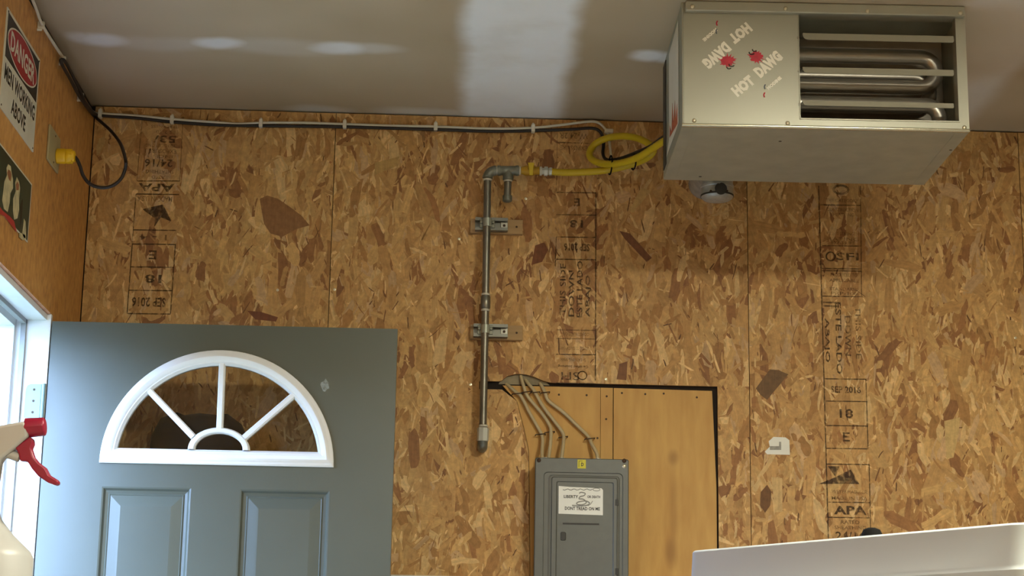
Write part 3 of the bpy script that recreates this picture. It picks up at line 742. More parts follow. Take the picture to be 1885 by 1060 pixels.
# heat exchanger tubes: serpentine
dE = .12; rt = .019
ys = [hpix(1600, y_, dE)[1] for y_ in (84, 142, 177, 214)]
u_r = hpix(1722, 120, dE)[0]
def bend(z_a, z_b, d_=dE):
    c = (z_a + z_b) / 2; R_ = abs(z_a - z_b) / 2; uo = u_r - R_
    return [hP(ol - .007, z_a, d_), hP(uo, z_a, d_)] + [hP(uo + R_ * math.sin(math.pi * i / 12), c + R_ * math.cos(math.pi * i / 12), d_) for i in range(1, 12)] + [hP(uo, z_b, d_), hP(ol - .007, z_b, d_)]
za_, zb2, zc2, zd2 = .232, .152, .098, .030
MB().tube(bend(za_, zb2), rt, 16).build('heat_tube', 'aluminized', ht, smooth=60)
MB().tube(bend(zc2, zd2, dE - .02), rt, 16).build('heat_tube', 'aluminized', ht, smooth=60)
MB().tube(bend(za_ - .03, zb2 - .03, dE + .07), rt, 16).build('heat_tube', 'aluminized', ht, smooth=60)
# screws
for (px, py) in ((1275, 12), (1446, 16), (1768, 24), (1278, 222), (1450, 227), (1775, 235), (1597, 21)):
    u_, z_ = hpix(px, py, -.018 if py < 30 else 0); dd = -.018 if py < 30 else 0
    MB().lathe(hP(u_, z_, dd), -hg_, [(.0055, 0), (.0055, .002), (.0035, .004), (.001, .0045)], 10).build('screw', 'screw_bright', ht, smooth=50)
# under-side seams and holes
for u_ in (.03, HW - .032): hbox(MB(), u_, u_ + .0015, -.0006, 0, .01, HD - .01).build('seam', 'galvanized', ht)
for (px, py) in ((1436, 260), (1289, 325), (1750, 276)):
    p = onZ(px, py, HF.z); MB().lathe((p.x, p.y, HF.z - .0006), (0, 0, 1), [(.004, 0), (.004, .0006)], 10).build('rivet', 'panel_dark', ht)
# side label sheet and its flames on the left side
def hside(d_, z_, off=.001): return hP(-off, z_, d_)
MB().prism([hside(.07, .03), hside(.07, HH - .02), hside(HD - .17, HH - .025), hside(HD - .17, .06), hside(HD - .10, .035)], he * -.0006).build('label_sheet', 'sticker_white', ht)
fm = MB(); r_ = random.Random(5)
fm.prism([hside(q, z_, .0017) for q, z_ in ((.09, .035), (.10, .09), (.135, .06), (.15, .115), (.19, .07), (.215, .13), (.24, .06), (.28, .09), (.29, .06))], he * -.0003)
fm.build('flame_print', 'flame_orange', ht)
gp = MB(); hbox(gp, -.0025, 0, .02, HH - .01, HD - .085, HD - .02); gp.build('side_door_edge', 'panel_dark', ht)
# HOT DAWG lettering, twice, the second turned half round
def hvec(p, q):
    a, c = hpix(*p), hpix(*q); return (c[0] - a[0], c[1] - a[1])
def hpt(px, py, d_=-.0005): u_, z_ = hpix(px, py); return hP(u_, z_, d_)
txw = MB()
def hword(s, p, ht_px, wd_px, ang):
    a = math.radians(ang); ex = he * math.cos(a) + Vector((0, 0, 1)) * math.sin(a); ey = -he * math.sin(a) + Vector((0, 0, 1)) * math.cos(a)
    put_text(txw, s, hpt(*p), ex, ey, wd_px / 795, ht_px / 795, .075)
hword('HOT', (1368, 158), 23, 47, 40); hword('DAWG', (1414, 118), 24, 62, 43)
txw.build('lettering', 'heater_white', ht); txw = MB()
hword('HOT', (1363, 61), 23, 47, 220); hword('DAWG', (1319, 102), 24, 62, 223)
txw.build('lettering', 'heater_white', ht)
txw = MB(); hword('MODINE', (1425, 153), 7, 36, 43); txw.build('maker_lettering', 'heater_white', ht); txw = MB(); hword('MODINE', (1307, 64), 7, 36, 223); txw.build('maker_lettering', 'heater_white', ht)
for (cx, cy, sg) in ((1339, 112, 1), (1392, 104, -1)):
    r_ = random.Random(cx); q = []
    for i in range(44):
        R_ = (9 + 4 * r_.random()) if i % 3 else (10 + 8 * r_.random()); q.append(hpt(cx + R_ * 1.08 * math.cos(i * .1428), cy + R_ * .86 * math.sin(i * .1428), -.0003))
    o = sum((v for v in q), Vector()) / len(q); mbs = MB(); mbs.add(q + [o], [(i, 44, (i + 1) % 44) for i in range(44)]); mbs.build('splat_print', 'splat_red', ht)
    for (dx, dy, rx) in ((8, 7, 5), (3, 12, 4)):
        pth = [hpt(cx + sg * dx + rx * math.cos(i * .6 + .5), cy + sg * dy + rx * .7 * math.sin(i * .6 + .5), -.0006) for i in range(6)]
        MB().tube(pth, .0014, 4).build('splat_line', 'ink_dark', ht)
for (cx, cy, a) in ((1410, 166, 0), (1323, 52, 1)):
    for (dx, dy, mm) in ((1, -6, 'logo_blue'), (0, 9, 'splat_red')):
        sg = -1 if a else 1
        pth = [hpt(cx + sg * dx + 4 * math.cos(2.2 + i * .4), cy + sg * dy + 5 * math.sin(2.2 + i * .4), -.0004) for i in range(6)]
        MB().tube(pth, .0016, 4).build('logo_swoosh', mm, ht)

# vent duct from the heater back to the wall
YV = -.26; vq = onY(1320, 360, YV); vx, vz0 = vq.x, vq.z; rv = .045
yb = hP(.4, 0, HD).y + .012
vd = thing('vent_duct', (vx, YV, vz0), 'galvanised capped vent duct tee hanging behind the heater', 'duct')
zh_ = vz0 + .105
MB().lathe((vx, yb + .003, zh_), (0, 1, 0), [(rv, 0), (rv, -yb - .005)], 28).build('wall_pipe', 'duct_steel', vd, smooth=40)
MB().lathe((vx, YV, vz0), (0, 0, 1), [(rv, 0), (rv, .020), (rv + .002, .022), (rv + .002, .028), (rv, .030), (rv, .10)], 28).build('tee_branch', 'duct_steel', vd, smooth=40)
MB().lathe((vx, YV, vz0 - .004), (0, 0, 1), [(rv + .0015, 0), (rv + .0015, .0045)], 28).build('seam_band', 'panel_dark', vd)
MB().lathe((vx, YV, vz0 - .016), (0, 0, 1), [(rv * .55, 0), (rv * .80, .003), (rv * .94, .008), (rv, .012)], 28).build('end_cap', 'duct_steel', vd, smooth=40)
ql = onY(1327, 347, YV - rv)
MB().lathe((ql.x, YV - rv - .0005, ql.z), (0, -1, 0), [(.017, -.006), (.017, .001), (.012, .002)], 18).build('test_plug', 'panel_dark', vd, smooth=40)
for px in (1308, 1338): q_ = onY(px, 352, YV - rv * .9); MB().lathe((q_.x, YV - rv * .97, q_.z), (0, -1, 0), [(.003, -.006), (.003, .002)], 8).build('screw', 'nail_dark', vd)

# ------------------------------------------------------------------ gas piping
YP = -.055; PR = .0108
gpt = lambda px, py: onY(px, py, YP)
gp_o = thing('gas_pipe', gpt(888, 822), 'threaded steel gas pipe with elbow and tee running up the wall', 'pipe')
top, bot = gpt(897.5, 332), gpt(889, 785)
cpl0, cpl1 = gpt(894, 545), gpt(893.5, 568)
MB().tube([top, cpl0], PR, 16).tube([cpl1, bot], PR, 16).build('pipe_length', 'pipe_steel', gp_o, smooth=50)
dv = (cpl0 - cpl1).normalized()
MB().lathe(cpl1, dv, [(.0125, 0), (.0140, .002), (.0140, (cpl0 - cpl1).length - .002), (.0125, (cpl0 - cpl1).length)], 16).build('coupling', 'pipe_steel', gp_o, smooth=40)
def band(p, d, mname='thread_tape', r=.0128, h=.006):
    p = Vector(p); MB().lathe(p - Vector(d).normalized() * h / 2, d, [(r * .93, 0), (r, .001), (r, h - .001), (r * .93, h)], 16).build('thread_band', mname, gp_o, smooth=40)
up = Vector((0, 0, 1))
for (px, py) in ((897.5, 331), (894, 542), (893.5, 571), (889.5, 784)): band(gpt(px, py), dv)
for px in (914.5, 957): band(gpt(px, 314), (1, 0, 0), h=.005)
# elbow
eA, eB = gpt(897.5, 328), gpt(913, 314)
cx_, cz_ = eB.x, eA.z
elb = [Vector((eA.x, YP, eA.z + (0)))] + [Vector((eA.x + (eB.x - eA.x) * (1 - math.cos(t)), YP, eA.z + (eB.z - eA.z) * math.sin(t))) for t in (i * math.pi / 16 for i in range(1, 9))]
MB().tube(elb, [.0155, .0150] + [.0145] * 5 + [.0150, .0155], 16).build('elbow', 'cast_iron', gp_o, smooth=50)
# tee
tA, tB, tC, tD = gpt(916, 314), gpt(955, 314), gpt(936, 314), gpt(935, 331)
MB().lathe(tA, tB - tA, [(.0155, 0), (.0155, .008), (.0138, .010), (.0138, (tB - tA).length - .010), (.0155, (tB - tA).length - .008), (.0155, (tB - tA).length)], 16).lathe(
    tC, tD - tC, [(.0138, 0), (.0138, .012), (.0155, .016), (.0155, (tD - tC).length)], 16).build('tee', 'cast_iron', gp_o, smooth=40)
band(gpt(935, 333), up, h=.005)
dl = gpt(935, 335); de = gpt(934, 360); df = gpt(934, 372)
MB().tube([dl, de], PR, 16).build('drip_leg', 'pipe_steel', gp_o, smooth=50)
MB().lathe(de, df - de, [(.0135, 0), (.014, .003), (.014, (df - de).length - .004), (.009, (df - de).length)], 16).build('drip_cap', 'cast_iron', gp_o, smooth=40)
# valve
v0, v1 = gpt(959, 314), gpt(993, 314)
L0 = (v1 - v0).length
MB().lathe(v0, v1 - v0, [(.011, 0), (.012, .006), (.0155, .012), (.0155, L0 - .018), (.012, L0 - .012), (.0125, L0)], 12).build('valve_body', 'handle_brass', gp_o, smooth=40)
vh = gpt(977, 308)
MB().lathe((vh.x, YP - .012, vh.z - .004), (0, -1, 0), [(.010, 0), (.010, .010), (.006, .013)], 14).build('valve_stem', 'handle_brass', gp_o, smooth=40)
hb0, hb1 = gpt(977, 305), gpt(977, 327)
MB().prism([(hb0.x - .010, YP - .026, hb0.z + .002), (hb0.x + .010, YP - .026, hb0.z + .002), (hb0.x + .006, YP - .026, hb0.z - .012), (hb1.x + .005, YP - .026, hb1.z),
            (hb1.x - .005, YP - .026, hb1.z), (hb0.x - .006, YP - .026, hb0.z - .012)], (0, .003, 0)).build('valve_handle', 'csst_yellow', gp_o, bevel=.001)
band(gpt(995.5, 315), (1, 0, 0), 'thread_tape', .0135, .007)
n0, n1 = gpt(998, 315), gpt(1017, 316); L1 = (n1 - n0).length
MB().lathe(n0, n1 - n0, [(.010, 0), (.010, .005), (.0145, .006), (.0145, .016), (.009, .018), (.0125, .021), (.0125, L1 - .003), (.009, L1)], 6).build('flare_fitting', 'zinc_white', gp_o)
# bottom fitting into the wall
b0, b1_ = gpt(889.5, 787), gpt(888.5, 812)
MB().lathe(b0, b1_ - b0, [(.014, 0), (.0165, .003), (.0165, (b1_ - b0).length - .002), (.015, (b1_ - b0).length)], 8).build('bottom_elbow', 'zinc_white', gp_o, smooth=20)
MB().tube([b1_ + up * .006, b1_ + Vector((0, .004, -.006)), b1_ + Vector((0, .018, -.012)), b1_ + Vector((0, .050, -.012))], .0145, 14).build('wall_stub', 'cast_iron', gp_o, smooth=50)

# yellow corrugated gas line
Yc = YP
def ypt(px, py, Y): return onY(px, py, Y)
cs_pts = [ypt(1014, 316, -.055), ypt(1040, 317.5, -.055), ypt(1070, 317, -.058), ypt(1110, 314, -.075), ypt(1150, 306, -.11), ypt(1180, 296, -.15), ypt(1197, 286, -.19), ypt(1203, 274, -.20),
          ypt(1190, 262, -.18), ypt(1170, 253.5, -.15), ypt(1145, 250.5, -.11), ypt(1118, 254, -.07), ypt(1097, 264, -.045), ypt(1086, 278, -.042), ypt(1087, 290, -.055), ypt(1100, 299, -.085),
          ypt(1122, 302, -.13), ypt(1148, 299, -.18), ypt(1175, 289, -.25), ypt(1200, 274, -.33), ypt(1218, 262, -.40), ypt(1232, 256, -.45)]
cs = thing('gas_hose', ypt(1087, 300, -.06), 'yellow coiled flexible gas line looping to the heater', 'hose')
pth = spline(cs_pts, 8)
rad = [.0098 + (.0007 if i % 2 else 0) for i in range(len(pth))]
MB().tube(pth, rad, 10).build('hose_line', 'csst_yellow', cs, smooth=60)
for (p, q, Y) in (((1123, 292), (1124, 316), -.10), ((1164, 290), (1168, 306), -.17)):
    a, c = ypt(*p, Y), ypt(*q, Y); m_ = (a + c) / 2
    MB().tube(circle_path(m_, Vector((0, 1, 0)), (a - c).normalized(), .055, (a - c).length / 2 + .004, 18), .0022, 6, True).build('zip_tie', 'black_rubber', cs)

# strut channels on wood blocks
for (yb0, yb1, lab, x0_) in ((402, 431, 'upper steel strut channel holding the gas pipe off the wall', 875), (597, 626, 'lower steel strut channel holding the gas pipe off the wall', 872)):
    A_, B_ = onY(866, yb0, -.019), onY(962, yb1, -.019)
    blk = MB().box((A_.x, 0, A_.z), (B_.x, -.019, B_.z)).build('wood_block', 'block_wood', bevel=.001, origin=(A_.x, 0, B_.z))
    tag(blk, ('upper' if yb0 < 500 else 'lower') + ' tan wood block screwed to the wall behind the gas pipe', 'wood block', 'pipe support blocks')
    for px in (951,): p = onY(px, (yb0 + yb1) / 2 + 1, -.019); MB().lathe((p.x, -.0188, p.z), (0, -1, 0), [(.0035, 0), (.003, .0006)], 8).build('screw_hole', 'nail_dark', blk)
    sx0, sx1 = onY(x0_, yb0, -.04).x, onY(935, yb0, -.04).x; z1 = A_.z - .0015; z0_ = B_.z + .004
    st = thing('strut_channel', (sx0, -.019, z0_), lab, 'bracket', 'pipe support channels')
    c_ = MB(); yb_, yf = -.0192, -.0415
    prof = [(yb_, z0_), (yf, z0_), (yf, z0_ + .009), (yf + .006, z0_ + .009), (yf + .006, z0_ + .007), (yf + .002, z0_ + .006), (yf + .002, z0_ + .002), (yb_ - .002, z0_ + .002),
            (yb_ - .002, z1 - .002), (yf + .002, z1 - .002), (yf + .002, z1 - .006), (yf + .006, z1 - .007), (yf + .006, z1 - .009), (yf, z1 - .009), (yf, z1), (yb_, z1)]
    c_.loft([[Vector((sx, a, c)) for a, c in prof] for sx in (sx0, sx1)]).build('channel', 'strut_steel', st)
    zc_ = (z0_ + z1) / 2; bx = sx1 - .010
    MB().box((bx - .010, -.0212, zc_ - .010), (bx + .010, -.025, zc_ + .010)).build('square_washer', 'zinc_white', st, bevel=.001)
    MB().lathe((bx, -.025, zc_), (0, -1, 0), [(.0042, 0), (.0042, .002), (.003, .0024)], 6).build('hex_bolt', 'nail_dark', st)
    pxc = gpt(897 if yb0 < 500 else 893.2, (yb0 + yb1) / 2).x
    for s in (-1, 1):
        MB().prism([(pxc + s * .004, -.0415, zc_ - .013), (pxc + s * .022, -.0415, zc_ - .013), (pxc + s * .022, -.0415, zc_ + .013), (pxc + s * .004, -.0415, zc_ + .013)], (0, -.004, 0)).build('clamp_foot', 'cast_iron', st, bevel=.001)
        MB().lathe((pxc + s * .017, -.0455, zc_ + .003), (0, -1, 0), [(.005, 0), (.005, .005), (.003, .006)], 8).build('clamp_bolt', 'cast_iron', st)
    MB().lathe((pxc, YP, zc_ - .012), (0, 0, 1), [(PR + .0003, 0), (PR + .0022, 0), (PR + .0022, .024), (PR + .0003, .024)], 18).build('clamp_band', 'galvanized', st, smooth=40)

# ------------------------------------------------------------------ cables
CY = -.012
wpath = [onX(50, -25, .012), onX(66, 15, .012), onX(78, 46, .012), onX(100, 82, .012), onX(118, 110, .012), onX(136, 145, .012), onX(150, 177, .012), onX(163, 196, .014)]
wpath += [onY(172, 206, -.025), onY(186, 209, CY), onY(250, 213, CY), onY(318, 219.5, CY), onY(400, 225.5, CY), onY(440, 228, CY), onY(481, 226, CY), onY(560, 226, CY), onY(635, 228.5, CY),
          onY(720, 231.5, CY), onY(802, 233, CY), onY(900, 237, CY), onY(981, 235.5, CY), onY(1040, 229, CY), onY(1085, 223.5, CY), onY(1102, 226, CY), onY(1113, 236, CY), onY(1119, 246, CY),
          onY(1122, 262, -.03), onY(1126, 294, -.045), onY(1135, 304, -.06)]
wc = thing('white_cable', onY(186, 209, CY), 'white sheathed cable clipped along the ceiling line to the heater', 'cable')
MB().tube(spline(wpath, 5), .0040, 8).build('cable_line', 'cable_pale', wc, smooth=60)
bk = [onX(140, 289, .052) + Vector((0, 0, 0)), onX(136, 289, .075)]
plug_c = onX(100, 287, .0)
py_ = plug_c.y
def yp(px, py): return onY(px, py, py_)
bpath = [yp(132, 286), yp(140, 291), yp(147, 305), yp(153, 323), yp(165, 338), yp(184, 345), yp(204, 343), yp(221, 331), yp(230, 312), yp(231, 294), onY(222, 265, -.26), onY(206, 243, -.16), onY(188, 226, -.08),
         onY(172, 212, -.03), onX(157, 193, .018), onX(142, 170, .018), onX(128, 143, .018), onX(116, 122, .018), onX(112, 111, .016), onX(119, 112, .02), onX(130, 132, .022), onX(146, 164, .022), onX(158, 190, .022), onY(175, 210, -.035),
         onY(190, 213, CY), onY(250, 217, CY), onY(318, 224.5, CY), onY(400, 230, CY), onY(481, 231.5, CY), onY(635, 233.5, CY), onY(802, 238.5, CY), onY(900, 241.5, CY), onY(981, 240.5, CY), onY(1050, 238, CY),
         onY(1090, 236, CY), onY(1106, 244, CY), onY(1111, 262, CY), onY(1110, 284, -.02), onY(1118, 294, -.05), onY(1140, 292, -.12), onY(1165, 283, -.2), onY(1195, 270, -.30), onY(1216, 255, -.40), onY(1232, 245, -.46)]
pc_ = thing('power_cord', bpath[0], 'black power cord looping from the yellow plug up to the ceiling line', 'cord')
MB().tube(spline(bpath, 6), .0047, 8).build('cord_line', 'cord_black', pc_, smooth=60)
pg = MB()
pg.lathe((.006, py_, plug_c.z), (1, 0, 0), [(.018, 0), (.0205, .002), (.0205, .022), (.0190, .025), (.0205, .028), (.0200, .036), (.0165, .042), (.0150, .048), (.008, .050)], 18)
pgo = pg.build('plug', 'plug_yellow', pc_, smooth=35); pgo['label'] = 'yellow round plug'
for a in range(6):
    q = a * math.pi / 3; MB().lathe((.040, py_ + .0175 * math.cos(q), plug_c.z + .0175 * math.sin(q)), (1, 0, 0), [(.003, 0), (.003, .008)], 6).build('grip_rib', 'plug_yellow', pgo)
p0, p1 = onX(89, 228), onX(104, 313)
zT, zB_ = (onX(89, 230).z + onX(103, 247).z) / 2, (onX(89, 303).z + onX(103, 316).z) / 2
yc_ = (p0.y + p1.y) / 2
opl = thing('wall_outlet', (0, yc_, zB_), 'beige outlet plate on the side wall beside the yellow plug', 'outlet')
MB().box((0, p0.y, zB_), (.0058, p1.y, zT)).build('cover_plate', 'plate_beige', opl, bevel=.002)
for zq in (zT - .012, zB_ + .012): MB().lathe((.0058, yc_, zq), (1, 0, 0), [(.003, 0), (.002, .001)], 8).build('screw', 'nail_dark', opl)

ordn = ['first', 'second', 'third', 'fourth', 'fifth', 'sixth']
for i, (px, py) in enumerate(((78, 46), (117.5, 110), (150.5, 177))):
    p = onX(px, py, .012); p.x = 0
    c = thing('cable_clip', p, 'white cable clip on the side wall, %s counting towards the room corner' % ordn[i], 'cable clip', 'white cable clips')
    MB().box((.0005, p.y - .005, p.z - .009), (.0175, p.y + .005, p.z + .009)).build('saddle', 'clip_white', c, bevel=.002)
    MB().lathe((.006, p.y, p.z - .012), (1, 0, 0), [(.004, -.006), (.004, .004), (.0025, .006)], 8).build('nail', 'clip_white', c)
for i, (px, py) in enumerate(((186, 210), (318, 221), (481, 227.5), (635, 229.5), (802, 234), (981, 237))):
    p = onY(px, py, 0)
    c = thing('cable_clip', p, 'white cable clip on the back wall, %s from the room corner' % ordn[i], 'cable clip', 'white cable clips')
    MB().box((p.x - .0055, -.0005, p.z - .015), (p.x + .0055, -.021, p.z + .009)).build('saddle', 'clip_white', c, bevel=.002)
    MB().lathe((p.x, -.006, p.z + .011), (0, -1, 0), [(.004, -.006), (.004, .006), (.0025, .008)], 8).build('nail', 'clip_white', c)
p = onY(1120, 243, 0)
c = thing('cable_clip', p, 'white cable clip turned sideways just above the yellow gas hose', 'cable clip', 'white cable clips')
MB().box((p.x - .012, -.0005, p.z - .005), (p.x + .013, -.020, p.z + .005)).build('saddle', 'clip_white', c, bevel=.002)
MB().lathe((p.x - .009, -.006, p.z - .002), (0, -1, 0), [(.004, -.006), (.004, .006), (.0025, .008)], 8).build('nail', 'clip_white', c)

# ------------------------------------------------------------------ electric panel
YE = -.095
E0, E1 = onY(985.5, 842, YE), onY(1157.5, 845, YE)
ex0, ex1, ez1 = E0.x, E1.x, (E0.z + E1.z) / 2; ez0 = ez1 - .52
ep = thing('electric_panel', ((ex0 + ex1) / 2, -.05, ez0), 'grey steel breaker panel with a white sticker mounted over the plywood', 'breaker panel')
MB().box((ex0 + .008, .0029, ez0 + .006), (ex1 - .008, YE + .003, ez1 - .006)).build('box', 'panel_grey', ep)
def rrect(x0, x1, z0, z1, r, Y, n=5):
    o = []
    for (cx, cz, a0_) in ((x1 - r, z1 - r, 0), (x0 + r, z1 - r, 90), (x0 + r, z0 + r, 180), (x1 - r, z0 + r, 270)):
        for i in range(n + 1): a = math.radians(a0_ + 90 * i / n); o.append(Vector((cx + r * math.cos(a), Y, cz + r * math.sin(a))))
    return o
def epx(px, py): p = onY(px, py, YE); return p.x, p.z
ix0, iz1 = epx(1001, 868); ix1, _ = epx(1147, 870)
dx0, dz1 = epx(1014, 876); dx1, _ = epx(1138, 878)
iz0 = ez0 + (ez1 - iz1); dz0 = ez0 + (ez1 - dz1)
cv = MB()
cv.loft([rrect(ex0, ex1, ez0, ez1, .006, YE + .012), rrect(ex0, ex1, ez0, ez1, .006, YE + .002), rrect(ex0 + .002, ex1 - .002, ez0 + .002, ez1 - .002, .006, YE),
         rrect(ix0, ix1, iz0, iz1, .012, YE), rrect(ix0 + .003, ix1 - .003, iz0 + .003, iz1 - .003, .012, YE + .006), rrect(ix0 + .006, ix1 - .006, iz0 + .006, iz1 - .006, .012, YE + .006),
         rrect(dx0 - .002, dx1 + .002, dz0 - .002, dz1 + .002, .008, YE + .001), rrect(dx0 + .0, dx1, dz0, dz1, .008, YE + .0012)], True)
cv.build('cover', 'panel_grey', ep, smooth=30)
dr = MB(); q0, q1 = epx(1026, 889)[0], epx(1128, 889)[0]; qz = epx(1026, 887)[1]
dr.loft([rrect(dx0 + .0015, dx1 - .0015, dz0 + .0015, dz1 - .0015, .006, YE + .002), rrect(dx0 + .0015, dx1 - .0015, dz0 + .0015, dz1 - .0015, .006, YE - .0005),
         rrect(dx0 + .004, dx1 - .004, dz0 + .004, dz1 - .004, .006, YE - .003), rrect(q0 - .003, q1 + .003, dz0 + .02, qz + .002, .005, YE - .003), rrect(q0, q1, dz0 + .022, qz, .005, YE - .0005)], True)
dro = dr.build('panel_door', 'panel_grey', ep, smooth=30)
hx, hz_ = epx(1038, 987)
MB().loft([rrect(hx - .010, hx + .006, hz_ - .012, hz_ + .012, .004, YE - .0004), rrect(hx - .009, hx + .005, hz_ - .011, hz_ + .011, .004, YE - .0028)], True).build('latch', 'panel_dark', dro, bevel=.001)
for py in (925, 1052): hx_, hz2 = epx(1135.5, py); MB().box((hx_ - .005, YE - .0035, hz2 - .009), (hx_ + .004, YE - .0005, hz2 + .009)).build('door_hinge', 'panel_dark', dro, bevel=.001)
for (px, py, mm) in ((992, 847, 'nail_dark'), (1149, 848, 'nail_dark'), (1149, 858, 'screw_bright')):
    a, c_ = epx(px, py); MB().lathe((a, YE, c_), (0, -1, 0), [(.006, 0), (.006, .002), (.003, .004)], 12).build('cover_screw', mm, ep, smooth=40)
a0_, b0_ = epx(1063, 862); a1_, b1q = epx(1078.5, 846)
lbo = MB().box((a0_, YE + .0001, b0_), (a1_, YE - .0005, b1q)).build('maker_label', 'label_yellow', ep)
lb = MB(); put_text(lb, 'D', ((a0_ + a1_) / 2 + .002, YE - .0007, (b0_ + b1q) / 2 - .001), EX, EZ, .007, .010, .04); lb.tube([Vector(q) for q in ((a0_ + .004, YE - .0007, b0_ + .004), (a0_ + .004, YE - .0007, b1q - .004), (a0_ + .014, YE - .0007, b1q - .004))], .0006, 4); lb.build('label_mark', 'ink_dark', lbo)
# knockout fittings on the top
for px in (1004, 1034, 1101):
    q = onY(px, 842, -.05); MB().lathe((q.x, -.05, ez1 - .007), (0, 0, 1), [(.011, 0), (.011, .007), (.009, .009), (.009, .013)], 12).build('cable_clamp', 'zinc_white', ep, smooth=40)
# sticker on the panel door
k0, k1 = epx(1028, 946), epx(1110, 898)
stk = MB(); stp = [(k0[0], k0[1] + .001), (k1[0], k0[1] - .001), (k1[0], k1[1] - .006), (k1[0] - .004, k1[1] - .001), (k0[0] + .03, k1[1] + .001), (k0[0], k1[1] + .003)]
stk.prism([(a, YE - .0006, c_) for a, c_ in stp], (0, -.0005, 0)); sko = stk.build('sticker', 'sticker_white', ep); sko['label'] = 'white sticker with a coiled snake'
ik = MB(); ys_ = YE - .0014
def ek(px, py): a, c_ = epx(px, py); return Vector((a, ys_, c_))
put_text(ik, 'LIBERTY', ek(1051, 914), EX, EZ, .040, .0085, .03); ik.build('sticker_print', 'ink_dark', sko); ik = MB(); put_text(ik, 'OR DEATH', ek(1093, 914.5), EX, EZ, .036, .0075, .03); ik.build('sticker_print', 'ink_dark', sko); ik = MB(); put_text(ik, 'DONT TREAD ON ME', ek(1072, 936), EX, EZ, .098, .0095, .03)
ik.build('sticker_print', 'ink_dark', sko); ik = MB(); ik.box((k0[0] + .012, ys_, ek(0, 943).z - .0016), (k1[0] - .010, ys_ - .0001, ek(0, 941).z))
ik.build('sticker_bar', 'ink_dark', sko); ik = MB(); ik.tube([ek(1036 + i * 3.2, 901 + 1.3 * math.sin(i * 1.7)) for i in range(18)], .0007, 4); ik.build('sticker_scroll', 'ink_dark', sko); ik = MB(); ik.tube(circle_path(ek(1098, 901), EX, EZ, .010, .004, 14), .0006, 4, True)
ik.build('sticker_scroll', 'ink_dark', sko)
sn = MB(); sn.tube(spline([ek(*q) for q in ((1053, 930), (1066, 931), (1080, 930), (1085, 926), (1078, 922), (1064, 924), (1062, 928), (1072, 929), (1079, 925), (1074, 919), (1066, 918), (1068, 914), (1075, 912), (1077, 908), (1070, 906), (1066, 908))], 5), .0017, 6)
sn.build('snake_print', 'ink_grey', sko); sn = MB(); sn.tube([ek(1082, 931), ek(1087, 928), ek(1091, 922)], .0010, 5); sn.build('snake_print', 'ink_grey', sko)

# branch cables feeding the panel
zz = lambda px, py, z0=712.5: (px, py)
YC = -.009
cabs = [((932, 706.5), (940, 713), (951, 722.6), (959, 729.5), (976, 762), (993, 792), (998.5, 806), (998, 828), (998, 841)),
        ((958.6, 692), (962, 704), (964.5, 712.5), (971, 729.5), (995, 758), (1010, 780), (1014, 794), (1013, 820), (1010, 841)),
        ((967, 699), (974, 708), (983, 719), (998.5, 746.5), (1019, 773.6), (1036, 797), (1037, 816), (1034, 841)),
        ((994, 705.7), (999, 714), (1003.6, 724), (1010, 738), (1036, 758), (1058, 779), (1083, 804), (1088.5, 816), (1097, 831), (1100, 841))]
names = ['leftmost of the four pale cables curving down into the breaker panel', 'second from the left of the four pale cables into the breaker panel',
         'third from the left of the four pale cables into the breaker panel', 'rightmost pale cable, splayed widest, running down into the breaker panel']
ties = {0: ((953, 724, 10), (995, 799, 9)), 1: ((970, 721, 9), (1012, 795, 9)), 2: ((985, 722, 9), (1037, 804, 8)), 3: ((1004, 722, 8), (1086, 807, 9))}
for i, pts in enumerate(cabs):
    P = []
    for j, q in enumerate(pts):
        Y = YC
        if j == 0: Y = .0095
        elif j == 1: Y = -.002 if i else -.003
        if j >= len(pts) - 3: Y = (-.016, -.034, -.048)[j - (len(pts) - 3)]
        P.append(onY(*q, Y))
    P.append(Vector((P[-1].x, -.05, ez1 - .005)))
    c = thing('branch_cable', P[2], 'pale sheathed cable, ' + names[i], 'cable', 'cables into the breaker panel')
    MB().tube(spline(P, 6), .0051, 8).build('cable_line', 'cable_white', c, smooth=60)
    for (px, py, wd) in ties[i]:
        a, b2 = onY(px - wd, py + 1, -.0165), onY(px + wd, py - 1, -.0165)
        MB().tube([Vector((a.x, .003, a.z)), a, (a + b2) / 2 + Vector((0, -.001, 0)), b2, Vector((b2.x, .003, b2.z))], .0016, 5).build('staple', 'nail_dark', c)

# ------------------------------------------------------------------ signs on the side wall
ck = [onX(*q) for q in ((9.6, 12), (72.5, 108), (59, 275), (-1, 203))]
sy0, sy1 = (ck[0].y + ck[3].y) / 2, (ck[1].y + ck[2].y) / 2; sz1 = (ck[0].z + ck[1].z) / 2; sz0 = (ck[2].z + ck[3].z) / 2
sg = thing('danger_sign', (0, (sy0 + sy1) / 2, sz0), 'danger men working above sign, red oval on black and white, on the side wall', 'sign')
SW, SH = sy1 - sy0, sz1 - sz0
def sgp(a, c_, off): return Vector((off, sy0 + a * SW, sz0 + c_ * SH))
MB().box((.0005, sy0, sz0), (.003, sy1, sz1)).build('board', 'sign_white', sg)
split = .52
MB().prism([sgp(a, c_, .003) for a, c_ in ((.03, split), (.97, split), (.97, .965), (.03, .965))], (.0003, 0, 0)).build('black_field', 'sign_black', sg)
EYv = Vector((0, 1, 0))
cen = sgp(.5, .745, .0033)
MB().prism(ellipse_pts(cen, EYv, EZ, SW * .445, SH * .205, 40), (.0002, 0, 0)).build('white_oval', 'sign_white', sg)
MB().prism(ellipse_pts(cen + Vector((.0002, 0, 0)), EYv, EZ, SW * .425, SH * .19, 40), (.0002, 0, 0)).build('red_oval', 'sign_red', sg)
t1 = MB(); put_text(t1, 'DANGER', cen + Vector((.0006, 0, 0)), EYv, EZ, SW * .72, SH * .20, .03); t1.build('danger_lettering', 'sign_white', sg)
